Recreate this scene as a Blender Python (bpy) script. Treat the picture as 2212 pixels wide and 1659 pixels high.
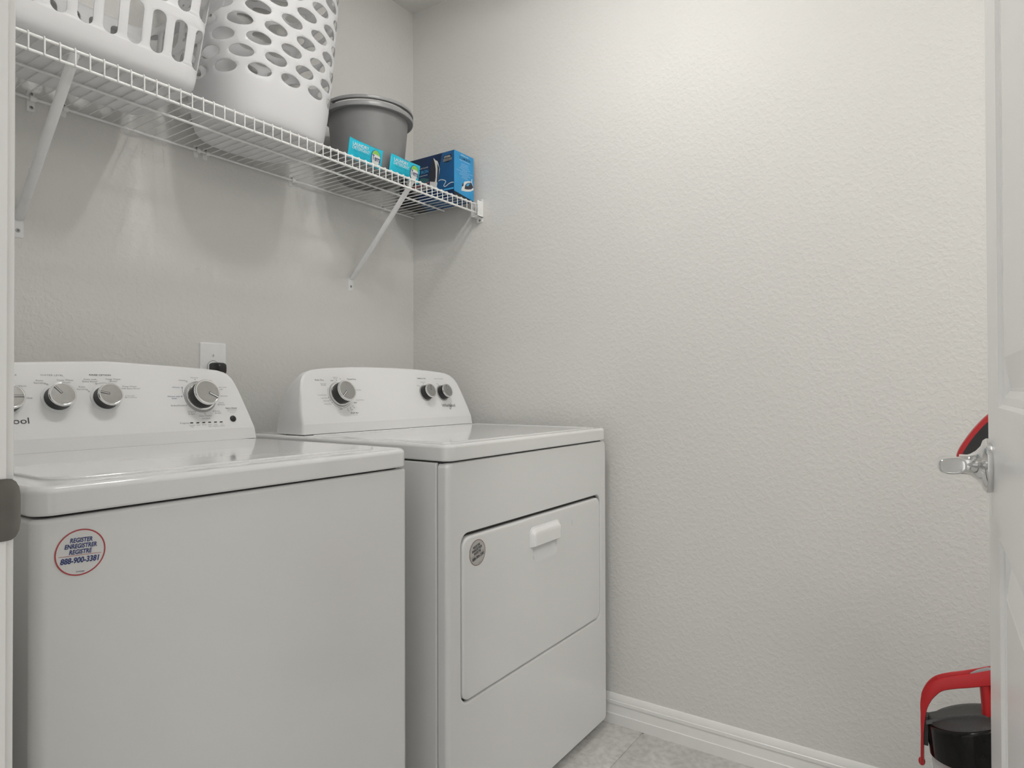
import bpy, bmesh, math, random
from mathutils import Vector, Matrix
from mathutils.geometry import delaunay_2d_cdt
random.seed(7)
for _o in list(bpy.data.objects): bpy.data.objects.remove(_o)
SC = bpy.context.scene
COL = SC.collection
R_ = math.radians

# ------------------------------------------------------------------ camera
cam_d = bpy.data.cameras.new('camera'); cam = bpy.data.objects.new('camera', cam_d); COL.objects.link(cam)
cam_d.sensor_width = 36.0; cam_d.lens = 1410.376 / 2212.0 * 36.0
cam_d.clip_start = 0.01; cam_d.clip_end = 50
_yaw, _pit, _rol = R_(34.392), R_(0.524), R_(-0.152)
_F = Vector((math.cos(_yaw) * math.cos(_pit), math.sin(_yaw) * math.cos(_pit), math.sin(_pit)))
_R0 = Vector((math.sin(_yaw), -math.cos(_yaw), 0)); _U0 = _R0.cross(_F)
_R = _R0 * math.cos(_rol) + _U0 * math.sin(_rol); _U = -_R0 * math.sin(_rol) + _U0 * math.cos(_rol)
CAM = Vector((-1.8252, -1.7007, 1.0111))
cam.matrix_world = Matrix(((_R.x, _U.x, -_F.x, CAM.x), (_R.y, _U.y, -_F.y, CAM.y), (_R.z, _U.z, -_F.z, CAM.z), (0, 0, 0, 1)))
SC.camera = cam

# ------------------------------------------------------------------ world / exposure
SC.view_settings.view_transform = 'Standard'
SC.view_settings.look = 'None'
SC.view_settings.gamma = 1.0
SC.view_settings.use_curve_mapping = False
SC.view_settings.exposure = 0.06
WORLD_STRENGTH = 0.92          # soft light of the rest of the house, coming in by the doorway
BULB_WATT = 138.0               # emission strength of each bulb
W = bpy.data.worlds.new('house_light'); SC.world = W; W.use_nodes = True
_bg = W.node_tree.nodes['Background']
_bg.inputs['Color'].default_value = (1.0, 0.98, 0.955, 1); _bg.inputs['Strength'].default_value = WORLD_STRENGTH
LIGHT = Vector((-0.87, -0.97, 2.438))      # lamp over the machines
FILL_LIGHT = Vector((-1.05, -2.80, 2.438))     # unseen lamp added for soft fill, beyond the open door
FILL_WATT = 17.0

# ------------------------------------------------------------------ materials
def nodes(m):
    m.use_nodes = True
    return m.node_tree.nodes, m.node_tree.links

def mat(name, rgb, rough=0.5, metal=0.0, var=0.02, scale=40.0, bump=0.0, bscale=200.0, bdist=0.001, coat=0.0,
        spec=0.5, transl=0.0, emit=None, detail=2.0):
    m = bpy.data.materials.new(name); N, L = nodes(m)
    b = N['Principled BSDF']; out = N['Material Output']
    tc = N.new('ShaderNodeTexCoord')
    nz = N.new('ShaderNodeTexNoise'); nz.inputs['Scale'].default_value = scale; nz.inputs['Detail'].default_value = detail
    L.new(tc.outputs['Object'], nz.inputs['Vector'])
    rp = N.new('ShaderNodeValToRGB')
    lo = [max(0, c * (1 - var)) for c in rgb]; hi = [min(1, c * (1 + var)) for c in rgb]
    rp.color_ramp.elements[0].color = (*lo, 1); rp.color_ramp.elements[1].color = (*hi, 1)
    rp.color_ramp.elements[0].position = 0.3; rp.color_ramp.elements[1].position = 0.7
    L.new(nz.outputs['Fac'], rp.inputs['Fac']); L.new(rp.outputs['Color'], b.inputs['Base Color'])
    b.inputs['Roughness'].default_value = rough; b.inputs['Metallic'].default_value = metal
    b.inputs['Specular IOR Level'].default_value = spec
    if coat:
        b.inputs['Coat Weight'].default_value = coat; b.inputs['Coat Roughness'].default_value = 0.05
    if bump:
        n2 = N.new('ShaderNodeTexNoise'); n2.inputs['Scale'].default_value = bscale; n2.inputs['Detail'].default_value = 2.5
        L.new(tc.outputs['Object'], n2.inputs['Vector'])
        bp = N.new('ShaderNodeBump'); bp.inputs['Strength'].default_value = bump; bp.inputs['Distance'].default_value = bdist
        L.new(n2.outputs['Fac'], bp.inputs['Height']); L.new(bp.outputs['Normal'], b.inputs['Normal'])
    if transl:
        t = N.new('ShaderNodeBsdfTranslucent'); t.inputs['Color'].default_value = (*rgb, 1)
        mx = N.new('ShaderNodeMixShader'); mx.inputs['Fac'].default_value = transl
        L.new(b.outputs['BSDF'], mx.inputs[1]); L.new(t.outputs['BSDF'], mx.inputs[2]); L.new(mx.outputs['Shader'], out.inputs['Surface'])
    if emit:
        b.inputs['Emission Color'].default_value = (*rgb, 1); b.inputs['Emission Strength'].default_value = emit
    return m

def wall_mat(name, rgb):
    """orange-peel sprayed drywall: flattened blobs over fine grain"""
    m = bpy.data.materials.new(name); N, L = nodes(m); b = N['Principled BSDF']
    tc = N.new('ShaderNodeTexCoord')
    n1 = N.new('ShaderNodeTexNoise'); n1.inputs['Scale'].default_value = 92; n1.inputs['Detail'].default_value = 1.6; n1.inputs['Roughness'].default_value = 0.5
    n1.inputs['Distortion'].default_value = 0.25
    n2 = N.new('ShaderNodeTexNoise'); n2.inputs['Scale'].default_value = 2.2; n2.inputs['Detail'].default_value = 2
    L.new(tc.outputs['Object'], n1.inputs['Vector']); L.new(tc.outputs['Object'], n2.inputs['Vector'])
    r1 = N.new('ShaderNodeValToRGB'); r1.color_ramp.elements[0].position = 0.42; r1.color_ramp.elements[1].position = 0.66; r1.color_ramp.interpolation = 'EASE'
    L.new(n1.outputs['Fac'], r1.inputs['Fac'])
    bp = N.new('ShaderNodeBump'); bp.inputs['Strength'].default_value = 0.36; bp.inputs['Distance'].default_value = 0.0012
    L.new(r1.outputs['Color'], bp.inputs['Height']); L.new(bp.outputs['Normal'], b.inputs['Normal'])
    r2 = N.new('ShaderNodeValToRGB')
    r2.color_ramp.elements[0].color = (*[c * 0.985 for c in rgb], 1); r2.color_ramp.elements[1].color = (*[c * 1.015 for c in rgb], 1)
    L.new(n2.outputs['Fac'], r2.inputs['Fac']); L.new(r2.outputs['Color'], b.inputs['Base Color'])
    b.inputs['Roughness'].default_value = 0.55; b.inputs['Specular IOR Level'].default_value = 0.35
    return m

def tile_mat(name):
    m = bpy.data.materials.new(name); N, L = nodes(m); b = N['Principled BSDF']
    tc = N.new('ShaderNodeTexCoord'); gm = N.new('ShaderNodeNewGeometry')
    n1 = N.new('ShaderNodeTexNoise'); n1.inputs['Scale'].default_value = 7; n1.inputs['Detail'].default_value = 9; n1.inputs['Roughness'].default_value = 0.65
    n1.inputs['Distortion'].default_value = 1.1
    L.new(gm.outputs['Position'], n1.inputs['Vector'])
    n2 = N.new('ShaderNodeTexNoise'); n2.inputs['Scale'].default_value = 55; n2.inputs['Detail'].default_value = 4
    L.new(gm.outputs['Position'], n2.inputs['Vector'])
    r1 = N.new('ShaderNodeValToRGB')
    for i, (p, c) in enumerate(((0.3, (0.55, 0.54, 0.52)), (0.7, (0.72, 0.715, 0.695)))):
        r1.color_ramp.elements[i].position = p; r1.color_ramp.elements[i].color = (*c, 1)
    L.new(n1.outputs['Fac'], r1.inputs['Fac'])
    r2 = N.new('ShaderNodeValToRGB')
    r2.color_ramp.elements[0].position = 0.35; r2.color_ramp.elements[0].color = (0.82, 0.81, 0.8, 1)
    r2.color_ramp.elements[1].position = 0.6; r2.color_ramp.elements[1].color = (1, 1, 1, 1)
    L.new(n2.outputs['Fac'], r2.inputs['Fac'])
    mx = N.new('ShaderNodeMixRGB'); mx.blend_type = 'MULTIPLY'; mx.inputs['Fac'].default_value = 1
    L.new(r1.outputs['Color'], mx.inputs['Color1']); L.new(r2.outputs['Color'], mx.inputs['Color2']); L.new(mx.outputs['Color'], b.inputs['Base Color'])
    b.inputs['Roughness'].default_value = 0.5
    bp = N.new('ShaderNodeBump'); bp.inputs['Strength'].default_value = 0.2; bp.inputs['Distance'].default_value = 0.0008
    L.new(n2.outputs['Fac'], bp.inputs['Height']); L.new(bp.outputs['Normal'], b.inputs['Normal'])
    return m

def clear_mat(name, rgb, fac):
    m = bpy.data.materials.new(name); N, L = nodes(m); out = N['Material Output']
    b = N['Principled BSDF']; b.inputs['Base Color'].default_value = (*rgb, 1); b.inputs['Roughness'].default_value = 0.06
    t = N.new('ShaderNodeBsdfTransparent'); t.inputs['Color'].default_value = (*[0.6 + 0.4 * c for c in rgb], 1)
    lw = N.new('ShaderNodeLayerWeight'); lw.inputs['Blend'].default_value = 0.35
    ma = N.new('ShaderNodeMath'); ma.operation = 'MULTIPLY_ADD'; ma.inputs[1].default_value = 0.7; ma.inputs[2].default_value = fac
    L.new(lw.outputs['Facing'], ma.inputs[0])
    mx = N.new('ShaderNodeMixShader'); L.new(ma.outputs[0], mx.inputs['Fac'])
    L.new(t.outputs['BSDF'], mx.inputs[1]); L.new(b.outputs['BSDF'], mx.inputs[2]); L.new(mx.outputs['Shader'], out.inputs['Surface'])
    return m

M = {}
M['wall'] = wall_mat('wall_paint', (0.725, 0.718, 0.695))
M['ceiling'] = mat('ceiling_paint', (0.80, 0.79, 0.77), 0.7, bump=0.3, bscale=90, bdist=0.002)
M['trim'] = mat('semi_gloss_trim_paint', (0.86, 0.855, 0.84), 0.28, var=0.01)
M['door'] = mat('door_paint', (0.80, 0.795, 0.78), 0.22, var=0.008, scale=6)
M['tile'] = tile_mat('stone_tile')
M['grout'] = mat('grout', (0.60, 0.59, 0.57), 0.85, var=0.06, bump=0.3)
M['enamel'] = mat('white_enamel', (0.80, 0.805, 0.80), 0.22, var=0.006, coat=0.35, scale=8)
M['lidgloss'] = mat('glossy_white_lid', (0.82, 0.825, 0.82), 0.10, var=0.006, coat=0.5, scale=8)
M['console'] = mat('console_plastic', (0.86, 0.86, 0.86), 0.33, var=0.006, scale=8)
M['dark'] = mat('dark_gap', (0.03, 0.03, 0.03), 0.7)  # near-black puts the shade of seams and the door recess into the colour
M['black'] = mat('black_plastic', (0.022, 0.022, 0.022), 0.38)
M['blackgloss'] = mat('glossy_black_plastic', (0.006, 0.006, 0.006), 0.10, spec=0.22)
M['blacktex'] = mat('perforated_black_plastic', (0.035, 0.035, 0.035), 0.45, bump=0.8, bscale=600, bdist=0.002)
M['chrome'] = mat('chrome', (0.78, 0.78, 0.78), 0.10, metal=1.0, var=0.01)
M['nickel'] = mat('satin_nickel', (0.20, 0.19, 0.175), 0.38, metal=1.0, var=0.12, scale=30)
M['brushed'] = mat('brushed_knob_face', (0.42, 0.42, 0.41), 0.32, metal=1.0, var=0.03, scale=120)
M['knobgrey'] = mat('knob_skirt_grey', (0.40, 0.40, 0.395), 0.4)
M['knobwhite'] = mat('knob_skirt_white', (0.78, 0.80, 0.81), 0.35)
M['ink'] = mat('dark_ink', (0.06, 0.065, 0.075), 0.6)
M['inkgrey'] = mat('grey_ink', (0.30, 0.30, 0.31), 0.6)
M['inkblue'] = mat('blue_ink', (0.10, 0.14, 0.30), 0.6)
M['navy'] = mat('navy_ink', (0.025, 0.045, 0.17), 0.5)
M['stred'] = mat('sticker_red', (0.45, 0.06, 0.065), 0.45)
M['stdark'] = mat('sticker_dark_red', (0.19, 0.045, 0.04), 0.45)
M['stclear'] = mat('sticker_film', (0.76, 0.755, 0.75), 0.35)
M['stgrey'] = mat('sticker_grey_film', (0.52, 0.51, 0.49), 0.35)
M['wire'] = mat('vinyl_coated_wire', (0.90, 0.90, 0.89), 0.3)
M['bracket'] = mat('powder_coated_steel', (0.88, 0.885, 0.89), 0.42)
M['clip'] = mat('clip_plastic', (0.90, 0.90, 0.89), 0.35)
M['screw'] = mat('zinc_screw', (0.45, 0.45, 0.45), 0.3, metal=1.0)
M['basket'] = mat('white_polypropylene', (0.93, 0.93, 0.94), 0.42, var=0.004, transl=0.35)
M['bucket'] = mat('grey_bucket_plastic', (0.22, 0.22, 0.223), 0.42, var=0.03, bump=0.12, bscale=900, bdist=0.0005)
M['bucketrim'] = mat('grey_rim_plastic', (0.30, 0.30, 0.305), 0.3)
M['white'] = mat('white_print', (0.80, 0.80, 0.80), 0.5)
M['cyan'] = mat('cyan_foil', (0.004, 0.50, 0.68), 0.3, var=0.05, scale=60, bump=0.25, bscale=60, bdist=0.003)
M['green'] = mat('green_print', (0.25, 0.55, 0.08), 0.5)
M['boxnavy'] = mat('navy_carton', (0.006, 0.03, 0.10), 0.4, var=0.5, scale=9)
M['boxblack'] = mat('black_carton', (0.012, 0.014, 0.018), 0.45)
M['boxmid'] = mat('mid_blue_carton', (0.012, 0.09, 0.24), 0.4, var=0.25, scale=12)
M['boxblue'] = mat('light_blue_carton', (0.03, 0.33, 0.68), 0.38, var=0.08, scale=14)
M['boxblue2'] = mat('bright_blue_print', (0.07, 0.42, 0.78), 0.4)
M['boxgrey'] = mat('grey_print', (0.20, 0.205, 0.21), 0.5)
M['irondark'] = mat('charcoal_print', (0.03, 0.032, 0.045), 0.45)
M['teal'] = mat('teal_print', (0.03, 0.12, 0.13), 0.5)
M['pink'] = mat('pink_print', (0.42, 0.12, 0.14), 0.5)
M['red'] = mat('red_plastic', (0.46, 0.008, 0.012), 0.34)
M['redclear'] = clear_mat('clear_red_plastic', (0.55, 0.03, 0.03), 0.45)
M['clear'] = clear_mat('clear_plastic', (0.75, 0.76, 0.76), 0.18)
M['plate'] = mat('white_cover_plate', (0.88, 0.885, 0.885), 0.3)
M['bulb'] = mat('lit_bulb_glass', (1.0, 0.985, 0.955), 0.4, emit=BULB_WATT)
M['fill_glow'] = mat('fill_lamp_frosted', (1.0, 0.98, 0.945), 0.4, emit=FILL_WATT)  # glow of the added fill lamp
M['pan'] = mat('white_lamp_pan', (0.75, 0.75, 0.74), 0.4)

# ------------------------------------------------------------------ builders
WL = {}                                     # world location of every object

def obj(name, V, F, m, parent=None, smooth=True, loc=None, angle=38, mats=None):
    V = [Vector(v) for v in V]
    if loc is None:
        if parent is not None: loc = WL[parent]
        else:
            xs = [v.x for v in V]; ys = [v.y for v in V]; zs = [v.z for v in V]
            loc = Vector(((min(xs) + max(xs)) / 2, (min(ys) + max(ys)) / 2, min(zs)))
    loc = Vector(loc)
    me = bpy.data.meshes.new(name); me.from_pydata([v - loc for v in V], [], [list(f) for f in F]); me.update()
    bm = bmesh.new(); bm.from_mesh(me); bmesh.ops.remove_doubles(bm, verts=bm.verts, dist=1e-6)
    bmesh.ops.recalc_face_normals(bm, faces=bm.faces); bm.to_mesh(me); bm.free()
    if isinstance(m, (list, tuple)):
        for q in m: me.materials.append(M[q])
    else: me.materials.append(M[m])
    if smooth:
        me.shade_smooth(); me.set_sharp_from_angle(angle=R_(angle))
    o = bpy.data.objects.new(name, me); COL.objects.link(o)
    if smooth and m in ('enamel', 'lidgloss', 'console', 'trim', 'plate', 'clip'):
        w = o.modifiers.new('weighted', 'WEIGHTED_NORMAL'); w.keep_sharp = True; w.weight = 80
    link(o, parent, loc)
    return o

def link(o, parent, loc):
    if parent is not None:
        o.parent = parent; o.location = Vector(loc) - WL[parent]
    else: o.location = loc
    WL[o] = Vector(loc)

def empty(name, loc, label=None, cat=None, group=None, kind=None):
    o = bpy.data.objects.new(name, None); COL.objects.link(o); o.empty_display_size = 0.05
    o.location = loc; WL[o] = Vector(loc)
    tag(o, label, cat, group, kind)
    return o

def tag(o, label=None, cat=None, group=None, kind=None):
    if label: o['label'] = label
    if cat: o['category'] = cat
    if group: o['group'] = group
    if kind: o['kind'] = kind
    return o

def copy_part(src, parent, loc):
    c = bpy.data.objects.new(src.name.split('.')[0], src.data); COL.objects.link(c)
    link(c, parent, loc)
    return c

class MB:
    def __init__(s): s.V = []; s.F = []
    def add(s, V, F):
        o = len(s.V); s.V += [Vector(v) for v in V]; s.F += [[i + o for i in f] for f in F]; return s
    def box(s, x0, x1, y0, y1, z0, z1):
        V = [(x, y, z) for z in (z0, z1) for (x, y) in ((x0, y0), (x1, y0), (x1, y1), (x0, y1))]
        return s.add(V, [(3, 2, 1, 0), (4, 5, 6, 7), (0, 1, 5, 4), (1, 2, 6, 5), (2, 3, 7, 6), (3, 0, 4, 7)])
    def xf(s, fn): s.V = [Vector(fn(v)) for v in s.V]; return s

def loft(loops, cap0=True, cap1=True, closed=True):
    n = len(loops[0]); V = [p for l in loops for p in l]; F = []
    for k in range(len(loops) - 1):
        for i in range(n if closed else n - 1):
            j = (i + 1) % n
            F.append((k * n + i, k * n + j, (k + 1) * n + j, (k + 1) * n + i))
    if cap0: F.append(tuple(reversed(range(n))))
    if cap1: F.append(tuple(range((len(loops) - 1) * n, len(loops) * n)))
    return V, F

def rrect(x0, x1, y0, y1, r, n=5):
    r = max(1e-5, min(r, (x1 - x0) / 2 - 1e-5, (y1 - y0) / 2 - 1e-5)); P = []
    for cx, cy, a in ((x1 - r, y1 - r, 0), (x0 + r, y1 - r, 90), (x0 + r, y0 + r, 180), (x1 - r, y0 + r, 270)):
        for i in range(n + 1):
            t = R_(a + 90 * i / n); P.append((cx + r * math.cos(t), cy + r * math.sin(t)))
    return P

def rbox(x0, x1, y0, y1, z0, z1, rv, retop, rebot=0.0, n=5, k=4):
    """box standing on xy with rounded vertical corners and rounded top / bottom edges"""
    L = []
    def loop(ins, z): return [(x, y, z) for x, y in rrect(x0 + ins, x1 - ins, y0 + ins, y1 - ins, rv - ins if rv > ins else 1e-4, n)]
    if rebot:
        for i in range(k + 1):
            a = R_(90 * i / k); L.append(loop(rebot * (1 - math.sin(a)), z0 + rebot * (1 - math.cos(a))))
    else: L.append(loop(0, z0))
    if retop:
        for i in range(k + 1):
            a = R_(90 * i / k); L.append(loop(retop * (1 - math.cos(a)), z1 - retop * (1 - math.sin(a))))
    else: L.append(loop(0, z1))
    return loft(L)

def frame(o, ex, ey, ez):
    o, ex, ey, ez = Vector(o), Vector(ex), Vector(ey), Vector(ez)
    return lambda v: o + ex * v[0] + ey * v[1] + ez * v[2]

def lathe(prof, n=32, a0=0.0, a1=360.0, cap0=False, cap1=False):
    full = abs(a1 - a0) >= 359.9; L = []
    m = n if full else n + 1
    for r, h in prof:
        L.append([(r * math.cos(R_(a0 + (a1 - a0) * i / n)), r * math.sin(R_(a0 + (a1 - a0) * i / n)), h) for i in range(m)])
    return loft(L, cap0, cap1, closed=full)

def tube(path, r, n=8, caps=True, flat=None, up=None):
    """round (or elliptical: flat=(a,b)) tube along a path; r may be a list"""
    P = [Vector(p) for p in path]; L = []
    for i, p in enumerate(P):
        d = (P[min(i + 1, len(P) - 1)] - P[max(i - 1, 0)]).normalized()
        u = Vector(up) if up else (Vector((0, 0, 1)) if abs(d.z) < 0.9 else Vector((1, 0, 0)))
        s = d.cross(u).normalized(); t = s.cross(d).normalized()
        rr = r[i] if isinstance(r, (list, tuple)) else r
        fa, fb = flat if flat else (1, 1)
        L.append([p + s * (rr * fa * math.cos(2 * math.pi * k / n)) + t * (rr * fb * math.sin(2 * math.pi * k / n)) for k in range(n)])
    return loft(L, caps, caps)

def smooth_path(P, n=6):
    P = [Vector(p) for p in P]; out = []
    for i in range(len(P) - 1):
        p0, p1, p2, p3 = P[max(i - 1, 0)], P[i], P[i + 1], P[min(i + 2, len(P) - 1)]
        for k in range(n):
            t = k / n
            out.append(0.5 * ((2 * p1) + (p2 - p0) * t + (2 * p0 - 5 * p1 + 4 * p2 - p3) * t * t + (3 * p1 - p0 - 3 * p2 + p3) * t ** 3))
    out.append(P[-1]); return out

def in_poly(p, poly):
    x, y = p; c = False; n = len(poly)
    for i in range(n):
        x1, y1 = poly[i]; x2, y2 = poly[i - 1]
        if (y1 > y) != (y2 > y) and x < (x2 - x1) * (y - y1) / (y2 - y1) + x1: c = not c
    return c

def cdt_plate(outer, holes, extra=()):
    """triangulated planar area with holes -> (points2d, tris)"""
    pts = [Vector(p) for p in outer]; edges = [(i, (i + 1) % len(outer)) for i in range(len(outer))]
    for h in holes:
        o = len(pts); pts += [Vector(p) for p in h]; edges += [(o + i, o + (i + 1) % len(h)) for i in range(len(h))]
    pts += [Vector(p) for p in extra]
    r = delaunay_2d_cdt(pts, edges, [], 0, 1e-7)
    V = [tuple(v) for v in r[0]]; T = []
    bb = [(min(p[0] for p in h), max(p[0] for p in h), min(p[1] for p in h), max(p[1] for p in h)) for h in holes]
    for f in r[2]:
        c = (sum(V[i][0] for i in f) / len(f), sum(V[i][1] for i in f) / len(f))
        if not in_poly(c, outer): continue
        bad = False
        for h, q in zip(holes, bb):
            if q[0] <= c[0] <= q[1] and q[2] <= c[1] <= q[3] and in_poly(c, h): bad = True; break
        if not bad: T.append(tuple(f))
    return V, T

# ------------------------------------------------------------------ lettering
_txt = []
def text2d(s, x, y, h, w=None, rot=0.0, bold=0.0, shear=0.0, align='c'):
    """queue one line of lettering: centre (x, y), cap height h, optional total width w"""
    return dict(s=s, x=x, y=y, h=h, w=w, rot=rot, bold=bold, shear=shear, align=align)

def letter_mesh(items):
    objs = []
    for it in items:
        c = bpy.data.curves.new('lettering', 'FONT'); c.body = it['s']; c.size = 1.0; c.fill_mode = 'FRONT'
        c.resolution_u = 3; c.offset = it['bold']; c.shear = it['shear']; c.dimensions = '2D'
        o = bpy.data.objects.new('lettering', c); COL.objects.link(o); objs.append(o)
    bpy.context.view_layer.update(); dg = bpy.context.evaluated_depsgraph_get(); mb = MB()
    for it, o in zip(items, objs):
        me = bpy.data.meshes.new_from_object(o.evaluated_get(dg))
        V = [v.co.copy() for v in me.vertices]; F = [list(p.vertices) for p in me.polygons]
        if V:
            x0 = min(v.x for v in V); x1 = max(v.x for v in V)
            sy = it['h'] / 0.70; sx = sy if it['w'] is None else it['w'] / max(1e-6, x1 - x0)
            ca, sa = math.cos(R_(it['rot'])), math.sin(R_(it['rot'])); out = []
            ox = (x0 + x1) / 2 if it['align'] == 'c' else (x0 if it['align'] == 'l' else x1)
            for v in V:
                a = (v.x - ox) * sx; b = (v.y - 0.35) * sy
                out.append((it['x'] + a * ca - b * sa, it['y'] + a * sa + b * ca, 0))
            mb.add(out, F)
        bpy.data.meshes.remove(me)
    for o in objs:
        c = o.data; bpy.data.objects.remove(o); bpy.data.curves.remove(c)
    return mb

def ring2d(x, y, r0, r1, n=20, a0=0, a1=360, sx=1, sy=1):
    V = []; F = []
    full = abs(a1 - a0) > 359
    m = n if full else n + 1
    for i in range(m):
        t = R_(a0 + (a1 - a0) * i / n)
        V += [(x + r0 * math.cos(t) * sx, y + r0 * math.sin(t) * sy, 0), (x + r1 * math.cos(t) * sx, y + r1 * math.sin(t) * sy, 0)]
    for i in range(n if full else n):
        j = (i + 1) % m; F.append((2 * i, 2 * i + 1, 2 * j + 1, 2 * j))
    return V, F

def disc2d(x, y, r, n=28, sx=1, sy=1, rot=0):
    ca, sa = math.cos(R_(rot)), math.sin(R_(rot)); V = []
    for i in range(n):
        a = r * sx * math.cos(2 * math.pi * i / n); b = r * sy * math.sin(2 * math.pi * i / n)
        V.append((x + a * ca - b * sa, y + a * sa + b * ca, 0))
    return V, [tuple(range(n))]

def print_obj(name, mb, m, fr, parent, lift=0.0004):
    V = [fr((v[0], v[1], v[2] + lift)) for v in mb.V]
    o = obj(name, V, mb.F, m, parent, smooth=False)
    if name in ('control_lettering', 'flap_lettering'): o['kind'] = 'stuff'        # fine print, too small to pick apart
    return o

def headings(items, m, fr, parent, lift=0.0004):
    for it in items: print_obj('heading_lettering', letter_mesh([it]), m, fr, parent, lift)

# =================================================================== THE ROOM
H = 2.438; XL = -1.60; YF = -3.45
wb = obj('wall_back', *[MB().box(-1.72, 0.1, 0.0, 0.1, 0, H)][0].__dict__.values(), 'wall', smooth=False); tag(wb, kind='structure')
wr = obj('wall_right', *MB().box(0.0, 0.1, YF - 0.1, 0.0, 0, H).__dict__.values(), 'wall', smooth=False); tag(wr, kind='structure')
wf = obj('wall_front', *MB().box(-1.72, 0.0, YF - 0.1, YF, 0, H).__dict__.values(), 'wall', smooth=False); tag(wf, kind='structure')
JY0, JY1, DOORH = -1.002, -1.757, 2.045
mb = MB().box(-1.72, XL, JY0 + 0.018, 0.0, 0, H).box(-1.72, XL, YF, JY1 - 0.018, 0, H).box(-1.72, XL, JY1 - 0.018, JY0 + 0.018, DOORH + 0.018, H)
wl = obj('wall_left', mb.V, mb.F, 'wall', smooth=False); tag(wl, kind='structure')
ce = obj('ceiling', *MB().box(-1.72, 0.1, YF - 0.1, 0.1, H, H + 0.1).__dict__.values(), 'ceiling', smooth=False); tag(ce, kind='structure')

# floor: grout bed with single tiles laid on it
fl = obj('floor', *MB().box(-3.3, 0.1, -3.6, 0.1, -0.06, -0.0035).__dict__.values(), 'grout', smooth=False); tag(fl, kind='structure')
TS, G = 0.457, 0.005
proto = None
for i in range(-7, 1):
    for j in range(-7, 4):
        x0 = -0.012 + i * TS - 0.445; y0 = -0.925 + j * TS
        xa, xb = max(x0 + G / 2, -3.3), min(x0 + TS - G / 2, 0.0); ya, yb = max(y0 + G / 2, -3.6), min(y0 + TS - G / 2, 0.0)
        if xb - xa < 0.02 or yb - ya < 0.02: continue
        full = xb - xa > TS - G - 1e-4 and yb - ya > TS - G - 1e-4
        cx, cy = (xa + xb) / 2, (ya + yb) / 2
        if full and proto is not None: copy_part(proto, fl, (cx, cy, -0.004)); continue
        V, F = rbox(xa, xb, ya, yb, -0.0045, 0.0, 0.0015, 0.0012, k=2, n=1)
        t = obj('tile', V, F, 'tile', fl, loc=(cx, cy, -0.004))
        if full: proto = t

# baseboards (stepped colonial profile)
PRO = [(0, 0), (0.0145, 0), (0.0145, 0.030), (0.0125, 0.0315), (0.0118, 0.036), (0.0105, 0.050), (0.0085, 0.0575), (0.0118, 0.0595), (0.0118, 0.068),
       (0.0100, 0.0695), (0.0094, 0.0765), (0.0060, 0.0835), (0.0030, 0.0868), (0, 0.0872)]
def baseboard(name, a, b, inward, parent=None):
    a, b, inward = Vector(a), Vector(b), Vector(inward); L = []
    for p in (a, b): L.append([p + inward * d + Vector((0, 0, z)) for d, z in PRO])
    V, F = loft(L); o = obj(name, V, F, 'trim', smooth=True, angle=25); tag(o, kind='structure'); return o
baseboard('baseboard_right', (0, 0, 0), (0, YF, 0), (-1, 0, 0))
baseboard('baseboard_back', (XL, 0, 0), (-0.0145, 0, 0), (0, -1, 0))
baseboard('baseboard_left', (XL, JY0 + 0.063, 0), (XL, -0.0145, 0), (1, 0, 0))
baseboard('baseboard_front', (XL, YF, 0), (-0.0145, YF, 0), (0, 1, 0))

# door frame: jambs, stop and casings
tr = empty('trim_1', (XL, -1.38, 0), kind='structure')
mb = MB().box(-1.722, XL, JY0, JY0 + 0.018, 0, DOORH); obj('strike_jamb', mb.V, mb.F, 'trim', tr, smooth=False)
mb = MB().box(-1.722, XL, JY1 - 0.018, JY1, 0, DOORH); obj('hinge_jamb', mb.V, mb.F, 'trim', tr, smooth=False)
mb = MB().box(-1.722, XL, JY1 - 0.018, JY0 + 0.018, DOORH, DOORH + 0.018); obj('head_jamb', mb.V, mb.F, 'trim', tr, smooth=False)
mb = MB().box(-1.680, -1.642, JY0 - 0.010, JY0, 0, DOORH); obj('door_stop', mb.V, mb.F, 'trim', tr, smooth=False)
mb = MB().box(-1.680, -1.642, JY1, JY1 + 0.004, 0, DOORH); obj('door_stop', mb.V, mb.F, 'trim', tr, smooth=False)
CAS = [(0, 0), (0, 0.0068), (0.004, 0.0085), (0.010, 0.0088), (0.012, 0.0105), (0.030, 0.0125), (0.046, 0.0150), (0.053, 0.0165), (0.057, 0.0150), (0.057, 0)]
def casing(name, side, x, sgn):
    y = JY0 + 0.005 if side > 0 else JY1 - 0.005
    L = [[(x + sgn * t, y + side * d, z) for d, t in CAS] for z in (0, DOORH + 0.062)]
    V, F = loft(L); obj(name, V, F, 'trim', tr, angle=30)
casing('casing', 1, XL, 1); casing('casing', -1, XL, 1); casing('casing', 1, -1.72, -1); casing('casing', -1, -1.72, -1)
L = [[(XL + t, y, DOORH + 0.005 + d) for d, t in CAS] for y in (JY1 - 0.062, JY0 + 0.062)]
V, F = loft(L); obj('casing', V, F, 'trim', tr, angle=30)
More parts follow.
